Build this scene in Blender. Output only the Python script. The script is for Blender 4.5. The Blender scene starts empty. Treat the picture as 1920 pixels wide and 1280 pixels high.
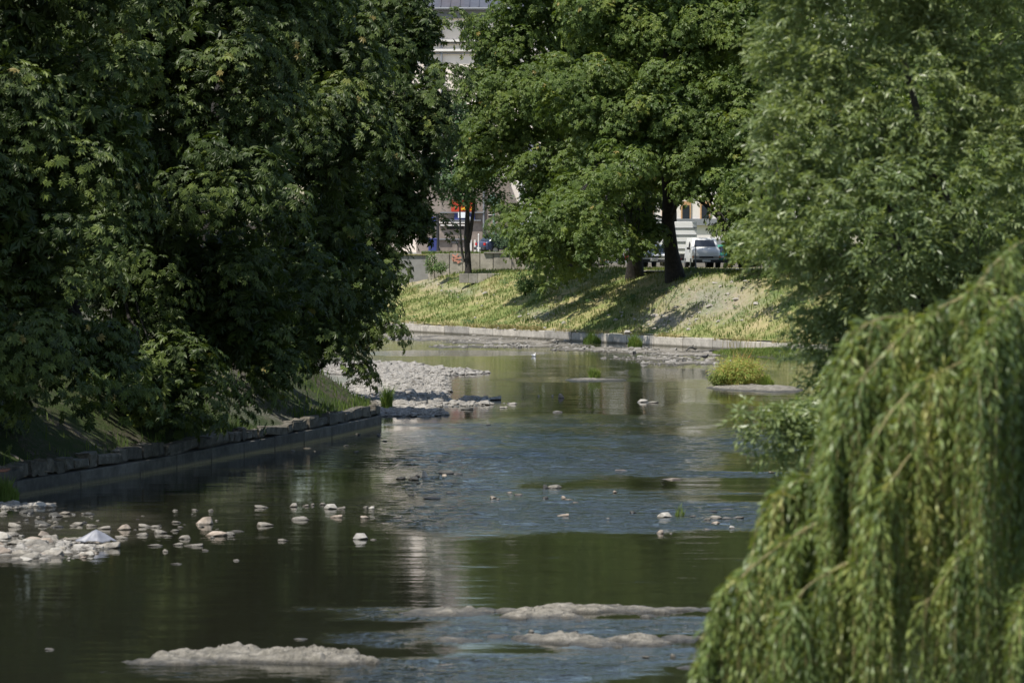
import bpy, bmesh, math, random
import numpy as np
from mathutils import Vector, Matrix, noise as mnoise

# ------------------------------------------------------------------ camera, sky, sun, exposure
sc = bpy.context.scene
COL = sc.collection
F = 7200.0                     # focal length in photo pixels (135 mm on 36 mm sensor, 1920 px)
CAMZ = 6.0
PITCH = math.atan(194.0 / F)
cam_d = bpy.data.cameras.new('camera'); cam = bpy.data.objects.new('camera', cam_d); COL.objects.link(cam)
cam.location = (0, 0, CAMZ); cam.rotation_euler = (math.pi / 2 - PITCH, 0, 0)
cam_d.lens = 135; cam_d.sensor_width = 36; cam_d.clip_start = 0.5; cam_d.clip_end = 6000
cam_d.dof.use_dof = True; cam_d.dof.focus_distance = 150; cam_d.dof.aperture_fstop = 3.4
sc.camera = cam

SUN_EL = math.radians(62); SUN_AZ = (-0.72, -0.69)
n_ = math.hypot(*SUN_AZ); sx, sy = SUN_AZ[0] / n_, SUN_AZ[1] / n_
to_sun = Vector((math.cos(SUN_EL) * sx, math.cos(SUN_EL) * sy, math.sin(SUN_EL)))
w = bpy.data.worlds.new('World'); sc.world = w; w.use_nodes = True
nt = w.node_tree; bg = nt.nodes['Background']
sky = nt.nodes.new('ShaderNodeTexSky'); sky.sky_type = 'NISHITA'; sky.sun_disc = False
sky.dust_density = 1.0; sky.air_density = 1.25; sky.sun_elevation = SUN_EL; sky.sun_rotation = math.atan2(sx, sy)
nt.links.new(sky.outputs[0], bg.inputs[0]); bg.inputs[1].default_value = 0.118
sd = bpy.data.lights.new('sun', 'SUN'); so = bpy.data.objects.new('sun', sd); COL.objects.link(so)
sd.energy = 5.0; sd.angle = math.radians(0.5); sd.color = (1.0, 0.95, 0.86)
so.rotation_euler = to_sun.to_track_quat('Z', 'Y').to_euler(); so.location = (-40, -60, 90)
sc.view_settings.view_transform = 'Standard'; sc.view_settings.look = 'None'
sc.view_settings.exposure = 0.32; sc.view_settings.gamma = 1.0
sc.view_settings.use_curve_mapping = False

rng = np.random.default_rng(7); random.seed(7)
cp, sp = math.cos(PITCH), math.sin(PITCH)
def ray(px, py):
    a = (px - 960) / F; b = (640 - py) / F
    return (a, cp + b * sp, -sp + b * cp)
def G(px, py, z=0.0):
    r = ray(px, py); t = (z - CAMZ) / r[2]
    return (r[0] * t, r[1] * t)
def P(px, py, Y):
    r = ray(px, py); t = Y / r[1]
    return Vector((r[0] * t, Y, CAMZ + r[2] * t))
def S(Y): return F / Y

# ------------------------------------------------------------------ object helpers
def props(o, label=None, cat=None, group=None, kind=None):
    if label: o['label'] = label
    if cat: o['category'] = cat
    if group: o['group'] = group
    if kind: o['kind'] = kind
    return o
def link(name, me, mat=None, parent=None, loc=None):
    o = bpy.data.objects.new(name, me); COL.objects.link(o)
    if mat is not None and me is not None and len(me.materials) == 0:
        for m in (mat if isinstance(mat, (list, tuple)) else [mat]): me.materials.append(m)
    if parent is not None: o.parent = parent
    if loc is not None: o.location = loc
    return o
def empty(name, loc, rz=0.0, **k):
    o = bpy.data.objects.new(name, None); COL.objects.link(o)
    o.location = loc; o.rotation_euler = (0, 0, rz); o.empty_display_size = 0.3
    return props(o, **k)
def np_mesh(name, V, Fc, tone=None, smooth=False, attrs=None):
    """V (n,3); Fc (m,k) all faces the same size k."""
    V = np.ascontiguousarray(V, dtype=np.float32); Fc = np.ascontiguousarray(Fc, dtype=np.int32)
    me = bpy.data.meshes.new(name); k = Fc.shape[1]
    me.vertices.add(len(V)); me.vertices.foreach_set('co', V.ravel())
    me.loops.add(Fc.size); me.loops.foreach_set('vertex_index', Fc.ravel())
    me.polygons.add(len(Fc)); me.polygons.foreach_set('loop_start', np.arange(len(Fc), dtype=np.int32) * k)
    me.polygons.foreach_set('loop_total', np.full(len(Fc), k, dtype=np.int32))
    me.polygons.foreach_set('use_smooth', np.full(len(Fc), smooth, dtype=bool))
    if tone is not None:
        a = me.attributes.new('tone', 'FLOAT', 'POINT'); a.data.foreach_set('value', np.asarray(tone, dtype=np.float32))
    for nme, arr in (attrs or {}).items():
        a = me.attributes.new(nme, 'FLOAT', 'POINT'); a.data.foreach_set('value', np.asarray(arr, dtype=np.float32))
    me.update(); me.validate()
    return me
def bm_mesh(name, bm, smooth=False):
    me = bpy.data.meshes.new(name); bm.normal_update(); bm.to_mesh(me); bm.free()
    if smooth:
        for p in me.polygons: p.use_smooth = True
    return me
class MB:
    """collects simple solids in one bmesh"""
    def __init__(s): s.bm = bmesh.new()
    def box(s, c, d, rz=0.0, rx=0.0, ry=0.0, taper=1.0, bevel=0.0):
        m = Matrix.Translation(c) @ Matrix.Rotation(rz, 4, 'Z') @ Matrix.Rotation(ry, 4, 'Y') @ Matrix.Rotation(rx, 4, 'X')
        vs = bmesh.ops.create_cube(s.bm, size=1.0)['verts']
        for v in vs:
            k = taper if v.co.z > 0 else 1.0
            v.co = m @ Vector((v.co.x * d[0] * k, v.co.y * d[1] * k, v.co.z * d[2]))
        if bevel:
            es = list({e for v in vs for e in v.link_edges})
            bmesh.ops.bevel(s.bm, geom=es, offset=bevel, segments=2, affect='EDGES', profile=0.6)
        return s
    def cyl(s, a, b, r0, r1=None, n=10):
        a = Vector(a); b = Vector(b); r1 = r0 if r1 is None else r1; d = b - a
        q = d.to_track_quat('Z', 'Y').to_matrix().to_4x4()
        m = Matrix.Translation((a + b) / 2) @ q
        r = bmesh.ops.create_cone(s.bm, cap_ends=True, segments=n, radius1=r0, radius2=r1, depth=d.length)
        bmesh.ops.transform(s.bm, matrix=m, verts=r['verts']); return s
    def sph(s, c, d, n=12):
        r = bmesh.ops.create_uvsphere(s.bm, u_segments=n, v_segments=max(6, n // 2 + 2), radius=1.0)
        for v in r['verts']: v.co = Vector((v.co.x * d[0] + c[0], v.co.y * d[1] + c[1], v.co.z * d[2] + c[2]))
        return s
    def tube(s, pts, rad, n=8):
        V, Q = tube_arrays(pts, rad, n)
        vs = [s.bm.verts.new(v) for v in V]
        for q in Q: s.bm.faces.new([vs[i] for i in q])
        return s
    def poly(s, pts):
        s.bm.faces.new([s.bm.verts.new(p) for p in pts]); return s
    def prism(s, prof, x0, x1):
        """profile in (y,z) extruded along x"""
        a = [s.bm.verts.new((x0, p[0], p[1])) for p in prof]; b = [s.bm.verts.new((x1, p[0], p[1])) for p in prof]
        n = len(prof)
        s.bm.faces.new(a[::-1]); s.bm.faces.new(b)
        for i in range(n): s.bm.faces.new((a[i], a[(i + 1) % n], b[(i + 1) % n], b[i]))
        return s
    def build(s, name, mat, parent=None, smooth=False, loc=None):
        bmesh.ops.recalc_face_normals(s.bm, faces=s.bm.faces)
        return link(name, bm_mesh(name, s.bm, smooth), mat, parent, loc)
def tube_arrays(pts, rad, n=8):
    pts = [Vector(p) for p in pts]; V = []; Q = []
    up = Vector((0.13, 0.2, 1.0))
    for i, p in enumerate(pts):
        d = (pts[min(i + 1, len(pts) - 1)] - pts[max(i - 1, 0)]).normalized()
        e1 = d.cross(up if abs(d.z) < 0.9 else Vector((1, 0, 0.1))).normalized(); e2 = d.cross(e1)
        r = rad[i] if hasattr(rad, '__len__') else rad
        for k in range(n):
            a = 2 * math.pi * k / n
            V.append(tuple(p + e1 * (r * math.cos(a)) + e2 * (r * math.sin(a))))
        if i:
            b = (i - 1) * n
            for k in range(n): Q.append((b + k, b + (k + 1) % n, b + n + (k + 1) % n, b + n + k))
    return V, Q
def tubes_mesh(name, paths, n=8):
    V = []; Q = []
    for pts, rad in paths:
        v, q = tube_arrays(pts, rad, n); o = len(V); V += v; Q += [tuple(i + o for i in f) for f in q]
    return np_mesh(name, np.array(V), np.array(Q), smooth=True)
def fbm(x, y, z=0.0, o=4, H=0.9): return mnoise.fractal(Vector((x, y, z)), H, 2.0, o)

# ------------------------------------------------------------------ materials
def ramp(nt, fac, stops):
    r = nt.nodes.new('ShaderNodeValToRGB'); e = r.color_ramp.elements
    while len(e) > 1: e.remove(e[0])
    e[0].position = stops[0][0]; e[0].color = (*stops[0][1], 1)
    for p_, c_ in stops[1:]:
        q = e.new(p_); q.color = (*c_, 1)
    nt.links.new(fac, r.inputs[0]); return r.outputs[0]
def newmat(name):
    m = bpy.data.materials.new(name); m.use_nodes = True
    return m, m.node_tree, m.node_tree.nodes['Principled BSDF']
def noise_out(nt, scale, detail=5, rough=0.6, vec=None, dist=0.0, stretch=None):
    n = nt.nodes.new('ShaderNodeTexNoise'); n.inputs['Scale'].default_value = scale
    n.inputs['Detail'].default_value = detail; n.inputs['Roughness'].default_value = rough; n.inputs['Distortion'].default_value = dist
    g = nt.nodes.new('ShaderNodeNewGeometry'); v = vec or g.outputs['Position']
    if stretch:
        mp = nt.nodes.new('ShaderNodeMapping'); mp.inputs['Scale'].default_value = stretch
        nt.links.new(v, mp.inputs['Vector']); v = mp.outputs[0]
    nt.links.new(v, n.inputs['Vector']); return n.outputs['Fac']
def bump(nt, h, dist, strength=1.0):
    b = nt.nodes.new('ShaderNodeBump'); b.inputs['Distance'].default_value = dist; b.inputs['Strength'].default_value = strength
    nt.links.new(h, b.inputs['Height']); return b
def mixc(nt, fac, a, b, mode='MIX'):
    m = nt.nodes.new('ShaderNodeMix'); m.data_type = 'RGBA'; m.blend_type = mode
    for s_, v in ((0, fac), (6, a), (7, b)):
        if isinstance(v, (int, float)): m.inputs[s_].default_value = v
        elif isinstance(v, tuple): m.inputs[s_].default_value = (*v, 1)
        else: nt.links.new(v, m.inputs[s_])
    return m.outputs[2]
def math_(nt, op, a, b=None, clamp=False):
    m = nt.nodes.new('ShaderNodeMath'); m.operation = op; m.use_clamp = clamp
    for i, v in enumerate((a, b)):
        if v is None: continue
        if isinstance(v, (int, float)): m.inputs[i].default_value = v
        else: nt.links.new(v, m.inputs[i])
    return m.outputs[0]
def attr(nt, name):
    a = nt.nodes.new('ShaderNodeAttribute'); a.attribute_name = name; return a.outputs['Fac']
def mat_simple(name, col, rough=0.6, metal=0.0, var=0.18, scale=6.0, bmp=0.0, spec=0.5):
    m, nt, p = newmat(name)
    n = noise_out(nt, scale)
    lo = tuple(c * (1 - var) for c in col); hi = tuple(min(1, c * (1 + var)) for c in col)
    nt.links.new(ramp(nt, n, [(0.3, lo), (0.7, hi)]), p.inputs['Base Color'])
    p.inputs['Roughness'].default_value = rough; p.inputs['Metallic'].default_value = metal
    p.inputs['Specular IOR Level'].default_value = spec
    if bmp: nt.links.new(bump(nt, n, bmp).outputs[0], p.inputs['Normal'])
    return m
def mat_rock(name, lo, mid, hi, scale=5.0, bmp=0.02, wet=True, wetz=0.03):
    m, nt, p = newmat(name)
    n1 = noise_out(nt, scale, 7, 0.68); n2 = noise_out(nt, scale * 5, 4, 0.7)
    c = ramp(nt, n1, [(0.28, lo), (0.5, mid), (0.72, hi)])
    oi = nt.nodes.new('ShaderNodeObjectInfo')
    c = mixc(nt, 1.0, c, ramp(nt, oi.outputs['Random'], [(0.0, (0.72, 0.71, 0.70)), (0.5, (1, .98, .95)), (1.0, (1.16, 1.12, 1.06))]), 'MULTIPLY')
    c = mixc(nt, 0.5, c, ramp(nt, n2, [(0.3, (0.55, 0.55, 0.54)), (0.6, (1.1, 1.1, 1.1))]), 'MULTIPLY')
    if wet:
        g = nt.nodes.new('ShaderNodeNewGeometry'); sx_ = nt.nodes.new('ShaderNodeSeparateXYZ'); nt.links.new(g.outputs['Position'], sx_.inputs[0])
        f = math_(nt, 'MULTIPLY_ADD', sx_.outputs[2], -1.0 / wetz); f.node.inputs[2].default_value = 1.4; f.node.use_clamp = True
        c = mixc(nt, f, c, mixc(nt, 1.0, c, (0.3, 0.29, 0.26), 'MULTIPLY'))
        nt.links.new(math_(nt, 'MULTIPLY_ADD', f, -0.5), p.inputs['Roughness']); p.inputs['Roughness'].links[0].from_node.inputs[2].default_value = 0.85
    else: p.inputs['Roughness'].default_value = 0.9
    nt.links.new(c, p.inputs['Base Color'])
    h = math_(nt, 'MULTIPLY_ADD', n2, 0.35); nt.links.new(n1, h.node.inputs[2])
    nt.links.new(bump(nt, h, bmp).outputs[0], p.inputs['Normal'])
    return m
def mat_leaf(name, stops, trans=(0.10, 0.16, 0.02), tmix=0.28, rough=0.42, spec=0.5):
    m, nt, p = newmat(name)
    c = ramp(nt, attr(nt, 'tone'), stops)
    n = noise_out(nt, 0.55, 3)
    c = mixc(nt, 0.55, c, ramp(nt, n, [(0.3, (0.70, 0.78, 0.8)), (0.7, (1.25, 1.15, 0.95))]), 'MULTIPLY')
    nt.links.new(c, p.inputs['Base Color']); p.inputs['Roughness'].default_value = rough
    p.inputs['Specular IOR Level'].default_value = spec
    t = nt.nodes.new('ShaderNodeBsdfTranslucent')
    nt.links.new(mixc(nt, 1.0, mixc(nt, 0.5, c, trans), (1.6, 1.5, 0.9), 'MULTIPLY'), t.inputs[0])
    mx = nt.nodes.new('ShaderNodeMixShader'); mx.inputs[0].default_value = tmix
    nt.links.new(p.outputs[0], mx.inputs[1]); nt.links.new(t.outputs[0], mx.inputs[2])
    nt.links.new(mx.outputs[0], nt.nodes['Material Output'].inputs[0])
    return m
M = {}
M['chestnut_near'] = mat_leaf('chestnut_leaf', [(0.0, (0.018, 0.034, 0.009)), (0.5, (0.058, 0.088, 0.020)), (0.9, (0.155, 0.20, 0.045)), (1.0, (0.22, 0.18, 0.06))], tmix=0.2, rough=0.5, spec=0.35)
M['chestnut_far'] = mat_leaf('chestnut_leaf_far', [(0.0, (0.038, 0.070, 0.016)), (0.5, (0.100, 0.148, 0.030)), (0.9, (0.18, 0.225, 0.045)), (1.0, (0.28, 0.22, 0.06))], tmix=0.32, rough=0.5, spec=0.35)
M['ash_leaf'] = mat_leaf('feathery_leaf', [(0.0, (0.035, 0.075, 0.035)), (0.6, (0.065, 0.12, 0.05)), (1.0, (0.10, 0.16, 0.06))], rough=0.6)
M['crack_willow'] = mat_leaf('bush_willow_leaf', [(0.0, (0.11, 0.155, 0.070)), (0.5, (0.215, 0.27, 0.125)), (0.85, (0.31, 0.36, 0.18)), (1.0, (0.48, 0.52, 0.38))], trans=(0.2, 0.28, 0.06), tmix=0.34, rough=0.38, spec=0.55)
M['weeping'] = mat_leaf('weeping_willow_leaf', [(0.0, (0.060, 0.098, 0.036)), (0.5, (0.150, 0.212, 0.066)), (0.85, (0.26, 0.315, 0.10)), (1.0, (0.38, 0.38, 0.14))], trans=(0.22, 0.26, 0.03), rough=0.45, spec=0.42, tmix=0.32)
M['weed'] = mat_leaf('weed_leaf', [(0.0, (0.04, 0.09, 0.02)), (0.6, (0.085, 0.15, 0.03)), (1.0, (0.15, 0.20, 0.05))], rough=0.6)
M['grass'] = mat_leaf('grass_blade', [(0.0, (0.060, 0.105, 0.022)), (0.45, (0.12, 0.165, 0.045)), (0.7, (0.22, 0.22, 0.085)), (1.0, (0.36, 0.29, 0.16))], trans=(0.16, 0.2, 0.04), tmix=0.2, rough=0.7, spec=0.2)
M['fresh'] = mat_leaf('fresh_grass_blade', [(0.0, (0.10, 0.17, 0.035)), (0.5, (0.17, 0.22, 0.06)), (1.0, (0.32, 0.29, 0.13))], trans=(0.2, 0.26, 0.05), tmix=0.3, rough=0.7, spec=0.2)
M['reed'] = mat_leaf('tall_grass_blade', [(0.0, (0.15, 0.25, 0.05)), (0.5, (0.28, 0.32, 0.09)), (0.8, (0.42, 0.30, 0.12)), (1.0, (0.50, 0.20, 0.08))], trans=(0.4, 0.4, 0.1), tmix=0.35, rough=0.7, spec=0.2)
M['bark'] = mat_rock('bark', (0.010, 0.009, 0.008), (0.022, 0.019, 0.017), (0.055, 0.048, 0.042), scale=6, bmp=0.04, wet=False)
M['bark_pale'] = mat_rock('pale_bark', (0.05, 0.045, 0.04), (0.10, 0.09, 0.08), (0.17, 0.16, 0.14), scale=4, bmp=0.03, wet=False)
M['yellow_twig'] = mat_simple('yellow_twig', (0.26, 0.225, 0.10), 0.6, var=0.25, scale=8)
M['rock'] = mat_rock('river_rock', (0.11, 0.102, 0.088), (0.225, 0.21, 0.185), (0.35, 0.33, 0.295), scale=6, bmp=0.04, wetz=.035)
M['slab'] = mat_rock('bedrock', (0.08, 0.075, 0.058), (0.21, 0.195, 0.163), (0.38, 0.355, 0.31), scale=5.5, bmp=0.09, wetz=0.045)
M['rust_rock'] = mat_rock('rusty_rock', (0.13, 0.11, 0.09), (0.27, 0.225, 0.185), (0.42, 0.37, 0.32), scale=4, bmp=0.02)
M['dark_rock'] = mat_rock('dark_grey_rock', (0.02, 0.022, 0.022), (0.05, 0.05, 0.048), (0.10, 0.10, 0.09), scale=4, bmp=0.02)  # near-black tones for dark stones and driftwood; wet band only near the waterline
M['white_rock'] = mat_rock('white_rock', (0.24, 0.23, 0.205), (0.36, 0.345, 0.315), (0.47, 0.45, 0.415), scale=3, bmp=0.01, wetz=0.02)
M['concrete'] = mat_rock('concrete', (0.26, 0.245, 0.22), (0.42, 0.395, 0.355), (0.54, 0.51, 0.46), scale=1.6, bmp=0.01, wetz=0.10)
M['old_concrete'] = mat_rock('old_concrete', (0.16, 0.15, 0.13), (0.32, 0.30, 0.265), (0.45, 0.42, 0.38), scale=0.9, bmp=0.02, wet=False)
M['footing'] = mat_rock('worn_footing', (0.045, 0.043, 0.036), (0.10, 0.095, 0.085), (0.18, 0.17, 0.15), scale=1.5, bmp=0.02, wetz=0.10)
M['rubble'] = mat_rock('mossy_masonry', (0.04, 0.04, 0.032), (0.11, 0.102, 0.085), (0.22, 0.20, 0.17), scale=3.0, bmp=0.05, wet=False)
M['asphalt'] = mat_simple('asphalt', (0.11, 0.11, 0.11), 0.85, var=0.2, scale=3, bmp=0.005)
M['path'] = mat_simple('pale_path', (0.24, 0.235, 0.225), 0.9, var=0.15, scale=2, bmp=0.01)
M['cream'] = mat_simple('cream_render', (0.80, 0.71, 0.62), 0.85, var=0.07, scale=0.6)
M['cream_trim'] = mat_simple('pale_trim', (0.72, 0.68, 0.64), 0.8, var=0.06, scale=2)
M['grey_trim'] = mat_simple('grey_trim', (0.20, 0.21, 0.23), 0.8, var=0.1, scale=2)
M['dull_plaster'] = mat_rock('dull_plaster', (0.20, 0.165, 0.14), (0.30, 0.25, 0.22), (0.37, 0.32, 0.285), scale=0.8, bmp=0.01, wet=False)
M['slate'] = mat_simple('roof_metal', (0.075, 0.078, 0.095), 0.5, var=0.2, scale=2)
M['brick'] = mat_simple('brick_red', (0.30, 0.13, 0.08), 0.9, var=0.3, scale=6)
M['glass'] = mat_simple('window_glass', (0.03, 0.035, 0.045), 0.08, var=0.2, scale=1, spec=0.8)
M['dark'] = mat_simple('dark_void', (0.015, 0.014, 0.014), 0.8)
M['rubber'] = mat_simple('tyre_rubber', (0.018, 0.018, 0.019), 0.8)
M['chrome'] = mat_simple('rim_metal', (0.5, 0.5, 0.52), 0.35, 0.9, 0.1)
M['plastic'] = mat_simple('black_plastic', (0.03, 0.03, 0.033), 0.55)
M['white_paint'] = mat_simple('white_paint', (0.78, 0.78, 0.77), 0.3, var=0.03, scale=1)
M['blue_paint'] = mat_simple('dark_blue_paint', (0.035, 0.048, 0.10), 0.3, var=0.1, scale=1)
M['red_paint'] = mat_simple('red_paint', (0.55, 0.03, 0.02), 0.3, var=0.1, scale=1)
M['green_paint'] = mat_simple('teal_paint', (0.08, 0.38, 0.26), 0.35, var=0.1, scale=1)
M['lamp_lens'] = mat_simple('lamp_lens', (0.6, 0.28, 0.15), 0.2)
M['red_lens'] = mat_simple('tail_lens', (0.5, 0.02, 0.02), 0.2)
M['plate'] = mat_simple('plate_white', (0.62, 0.62, 0.60), 0.5, var=0.03)
M['sign_red'] = mat_simple('sign_red', (0.45, 0.04, 0.015), 0.6, var=0.1)
M['sign_blue'] = mat_simple('sign_blue', (0.04, 0.055, 0.22), 0.6, var=0.1)
M['sign_yellow'] = mat_simple('letter_yellow', (0.85, 0.55, 0.03), 0.6, var=0.04)
M['sign_white'] = mat_simple('letter_white', (0.8, 0.82, 0.85), 0.6, var=0.04)
M['spray_paint'] = mat_simple('salmon_spray_paint', (0.58, 0.25, 0.18), 0.8, var=0.2, scale=4)
M['awning_green'] = mat_simple('awning_green', (0.17, 0.28, 0.22), 0.7, var=0.1)
M['wood_stake'] = mat_simple('stake_wood', (0.46, 0.27, 0.13), 0.8, var=0.2, scale=8)
M['driftwood'] = mat_rock('driftwood', (0.12, 0.10, 0.08), (0.26, 0.22, 0.17), (0.40, 0.35, 0.28), scale=5, bmp=0.02, wet=False)
M['skin'] = mat_simple('skin', (0.52, 0.32, 0.24), 0.6, var=0.05)
M['shirt'] = mat_simple('lilac_blue_shirt', (0.24, 0.25, 0.45), 0.8, var=0.1)
M['trousers'] = mat_simple('grey_trousers', (0.15, 0.17, 0.17), 0.85, var=0.1)
M['hair'] = mat_simple('hair', (0.04, 0.03, 0.02), 0.7)
M['feather_white'] = mat_simple('white_feathers', (0.82, 0.82, 0.82), 0.7, var=0.04)
M['feather_grey'] = mat_simple('grey_feathers', (0.35, 0.36, 0.38), 0.7, var=0.06)
M['feather_black'] = mat_simple('black_feathers', (0.02, 0.02, 0.022), 0.5)
M['beak'] = mat_simple('beak', (0.6, 0.3, 0.05), 0.5)
m, nt_, p = newmat('plastic_sheet')
nt_.links.new(ramp(nt_, noise_out(nt_, 5), [(0.3, (0.13, 0.135, 0.155)), (0.7, (0.23, 0.235, 0.265))]), p.inputs['Base Color'])
p.inputs['Roughness'].default_value = 0.5; M['sheet'] = m

# ground with grass, straw and bare stony patches
def mat_ground(name, stops, scale=0.5, bmp=0.1, patch=None):
    m, nt, p = newmat(name)
    n1 = noise_out(nt, scale, 8, 0.7, dist=0.4); n2 = noise_out(nt, scale * 14, 5, 0.75)
    f = math_(nt, 'MULTIPLY_ADD', math_(nt, 'SUBTRACT', n2, 0.5), 0.55); nt.links.new(n1, f.node.inputs[2])
    c = ramp(nt, f, stops)
    if patch:
        pf = math_(nt, 'ADD', attr(nt, 'patch'), math_(nt, 'MULTIPLY', math_(nt, 'SUBTRACT', n2, 0.5), 1.3), clamp=True)
        pc = ramp(nt, noise_out(nt, 3.5, 6, 0.75), patch)
        c = mixc(nt, pf, c, pc)
    nt.links.new(c, p.inputs['Base Color']); p.inputs['Roughness'].default_value = 0.95; p.inputs['Specular IOR Level'].default_value = 0.15
    nt.links.new(bump(nt, n2, bmp).outputs[0], p.inputs['Normal'])
    return m
STONY = [(0.3, (0.15, 0.135, 0.13)), (0.5, (0.26, 0.235, 0.225)), (0.68, (0.38, 0.36, 0.35))]
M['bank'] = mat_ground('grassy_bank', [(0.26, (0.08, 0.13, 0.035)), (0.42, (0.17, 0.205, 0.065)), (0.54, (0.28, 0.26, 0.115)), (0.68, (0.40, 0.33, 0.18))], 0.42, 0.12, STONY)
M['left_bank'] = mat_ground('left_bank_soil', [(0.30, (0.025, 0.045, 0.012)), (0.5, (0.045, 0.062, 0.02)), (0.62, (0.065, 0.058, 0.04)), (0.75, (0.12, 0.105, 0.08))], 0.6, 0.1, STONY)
M['bed'] = mat_ground('river_bed', [(0.3, (0.08, 0.07, 0.05)), (0.7, (0.16, 0.14, 0.11))], 0.8, 0.05)
M['gravel'] = mat_rock('gravel', (0.15, 0.14, 0.125), (0.31, 0.295, 0.27), (0.50, 0.48, 0.45), scale=7, bmp=0.05, wetz=0.03)
M['mud'] = mat_rock('wet_mud', (0.10, 0.09, 0.075), (0.20, 0.185, 0.16), (0.32, 0.30, 0.27), scale=2.5, bmp=0.03, wetz=0.025)

# water
m, nt_, p = newmat('river_water')
rip = attr(nt_, 'ripple'); sh = attr(nt_, 'shallow')
c = mixc(nt_, sh, (0.015, 0.0155, 0.010), ramp(nt_, noise_out(nt_, 1.2, 5), [(0.35, (0.07, 0.062, 0.045)), (0.65, (0.17, 0.155, 0.125))]))
nt_.links.new(c, p.inputs['Base Color']); p.inputs['IOR'].default_value = 1.33
p.inputs['Roughness'].default_value = 0.03
n1 = noise_out(nt_, 1.0, 3, 0.55, stretch=(2.2, 3.2, 1)); n2 = noise_out(nt_, 1.0, 3, 0.6, stretch=(7, 9, 1))
n0 = noise_out(nt_, 1.0, 2, 0.5, stretch=(0.35, 0.9, 1))
h = math_(nt_, 'MULTIPLY_ADD', n2, 0.32); nt_.links.new(n1, h.node.inputs[2])
b = bump(nt_, h, 0.085); nt_.links.new(rip, b.inputs['Strength'])
nt_.links.new(bump(nt_, n0, 0.012).outputs[0], b.inputs['Normal'])
nt_.links.new(b.outputs[0], p.inputs['Normal'])
M['water'] = m

# ------------------------------------------------------------------ the setting: ground, banks, water
def grid_mesh(name, xs, ys, zf, attrs=None, keep=None, smooth=True):
    nx, ny = len(xs), len(ys)
    V = np.array([(x, y, zf(x, y)) for y in ys for x in xs])
    i = np.arange(nx * ny).reshape(ny, nx)
    Q = np.stack([i[:-1, :-1], i[:-1, 1:], i[1:, 1:], i[1:, :-1]], -1).reshape(-1, 4)
    if keep is not None: Q = Q[(V[Q][:, :, 2] > keep).any(1)]
    at = {k: [f(v[0], v[1]) for v in V] for k, f in (attrs or {}).items()}
    if keep is not None:
        u, inv = np.unique(Q.ravel(), return_inverse=True); V = V[u]; Q = inv.reshape(-1, 4)
        at = {k: np.array(a)[u] for k, a in at.items()}
    return np_mesh(name, V, Q, smooth=smooth, attrs=at)
g = MB(); g.poly([(-3000, -500, -0.9), (3000, -500, -0.9), (3000, 4000, -0.9), (-3000, 4000, -0.9)])
props(g.build('riverbed', M['bed']), kind='structure')

U = Vector((-0.42, 0.91)).normalized(); N2 = Vector((U.y, -U.x)); W0 = Vector((13.7, 202.0))
def far(t, w_=0.0): q = W0 + U * t + N2 * w_; return (q.x, q.y)
def sstep(a, b, x):
    x = min(1, max(0, (x - a) / (b - a))); return x * x * (3 - 2 * x)
def far_z(t, w_):
    wt = 6.6 + 3.2 * sstep(15, 42, t); zt = 4.0 - 0.25 * sstep(40, 55, t)
    base = 0.42 + (zt - 0.42) * (0.25 * min(1, max(0, w_ / wt)) + 0.75 * sstep(-0.1 * wt, wt * 1.05, w_)) if w_ > 0 else 0.42
    x, y = far(t, w_)
    amp = 0.22 * min(1, w_ / 1.5) * (1 - sstep(wt, wt + 1.6, w_))
    return base + amp * fbm(x * 0.35, y * 0.35, 3) + 0.05 * fbm(x * 2, y * 2, 9) * min(1, w_) * (1 - sstep(wt, wt + 1.6, w_))
def far_patch(x, y):
    v = 0.0
    for (qx, qy, rx, ry, st) in ((1330, 560, 110, 45, .75), (1250, 600, 60, 18, .9), (1010, 590, 40, 14, .55), (800, 530, 50, 16, .6), (860, 545, 60, 12, .5), (1390, 545, 60, 30, .5)):
        s_ = S(y); px = 960 + x * s_; py = 446 + (CAMZ - cur_z[0]) * s_
        v = max(v, st * math.exp(-(((px - qx) / rx) ** 2 + ((py - qy) / ry) ** 2)))
    return v - 0.12
cur_z = [0.0]
ts = np.arange(-34, 84, 0.45); ws = np.concatenate([[0.28], np.arange(0.6, 12.5, 0.4), np.arange(13, 60, 6), [90, 160, 400]])
V = []; pt = []
for w_ in ws:
    for t in ts:
        x, y = far(t, w_); z = far_z(t, w_); V.append((x, y, z)); cur_z[0] = z; pt.append(far_patch(x, y))
i = np.arange(len(ts) * len(ws)).reshape(len(ws), len(ts))
Q = np.stack([i[:-1, :-1], i[1:, :-1], i[1:, 1:], i[:-1, 1:]], -1).reshape(-1, 4)
props(link('far_bank', np_mesh('far_bank', np.array(V), Q, smooth=True, attrs={'patch': pt}), M['bank']), kind='structure')
def far_ground(x, y):
    d = Vector((x, y)) - W0; return far_z(d.dot(U), d.dot(N2))

def TG(px, py, dz=0.0):
    r = ray(px, py); a = 190.0
    while a < 330:
        x, y, z = r[0] * a / r[1], a, CAMZ + r[2] * a / r[1]
        if z < far_ground(x, y): return (x, y, far_ground(x, y) + dz)
        a += 0.25
    return (x, y, 4.0)

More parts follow.
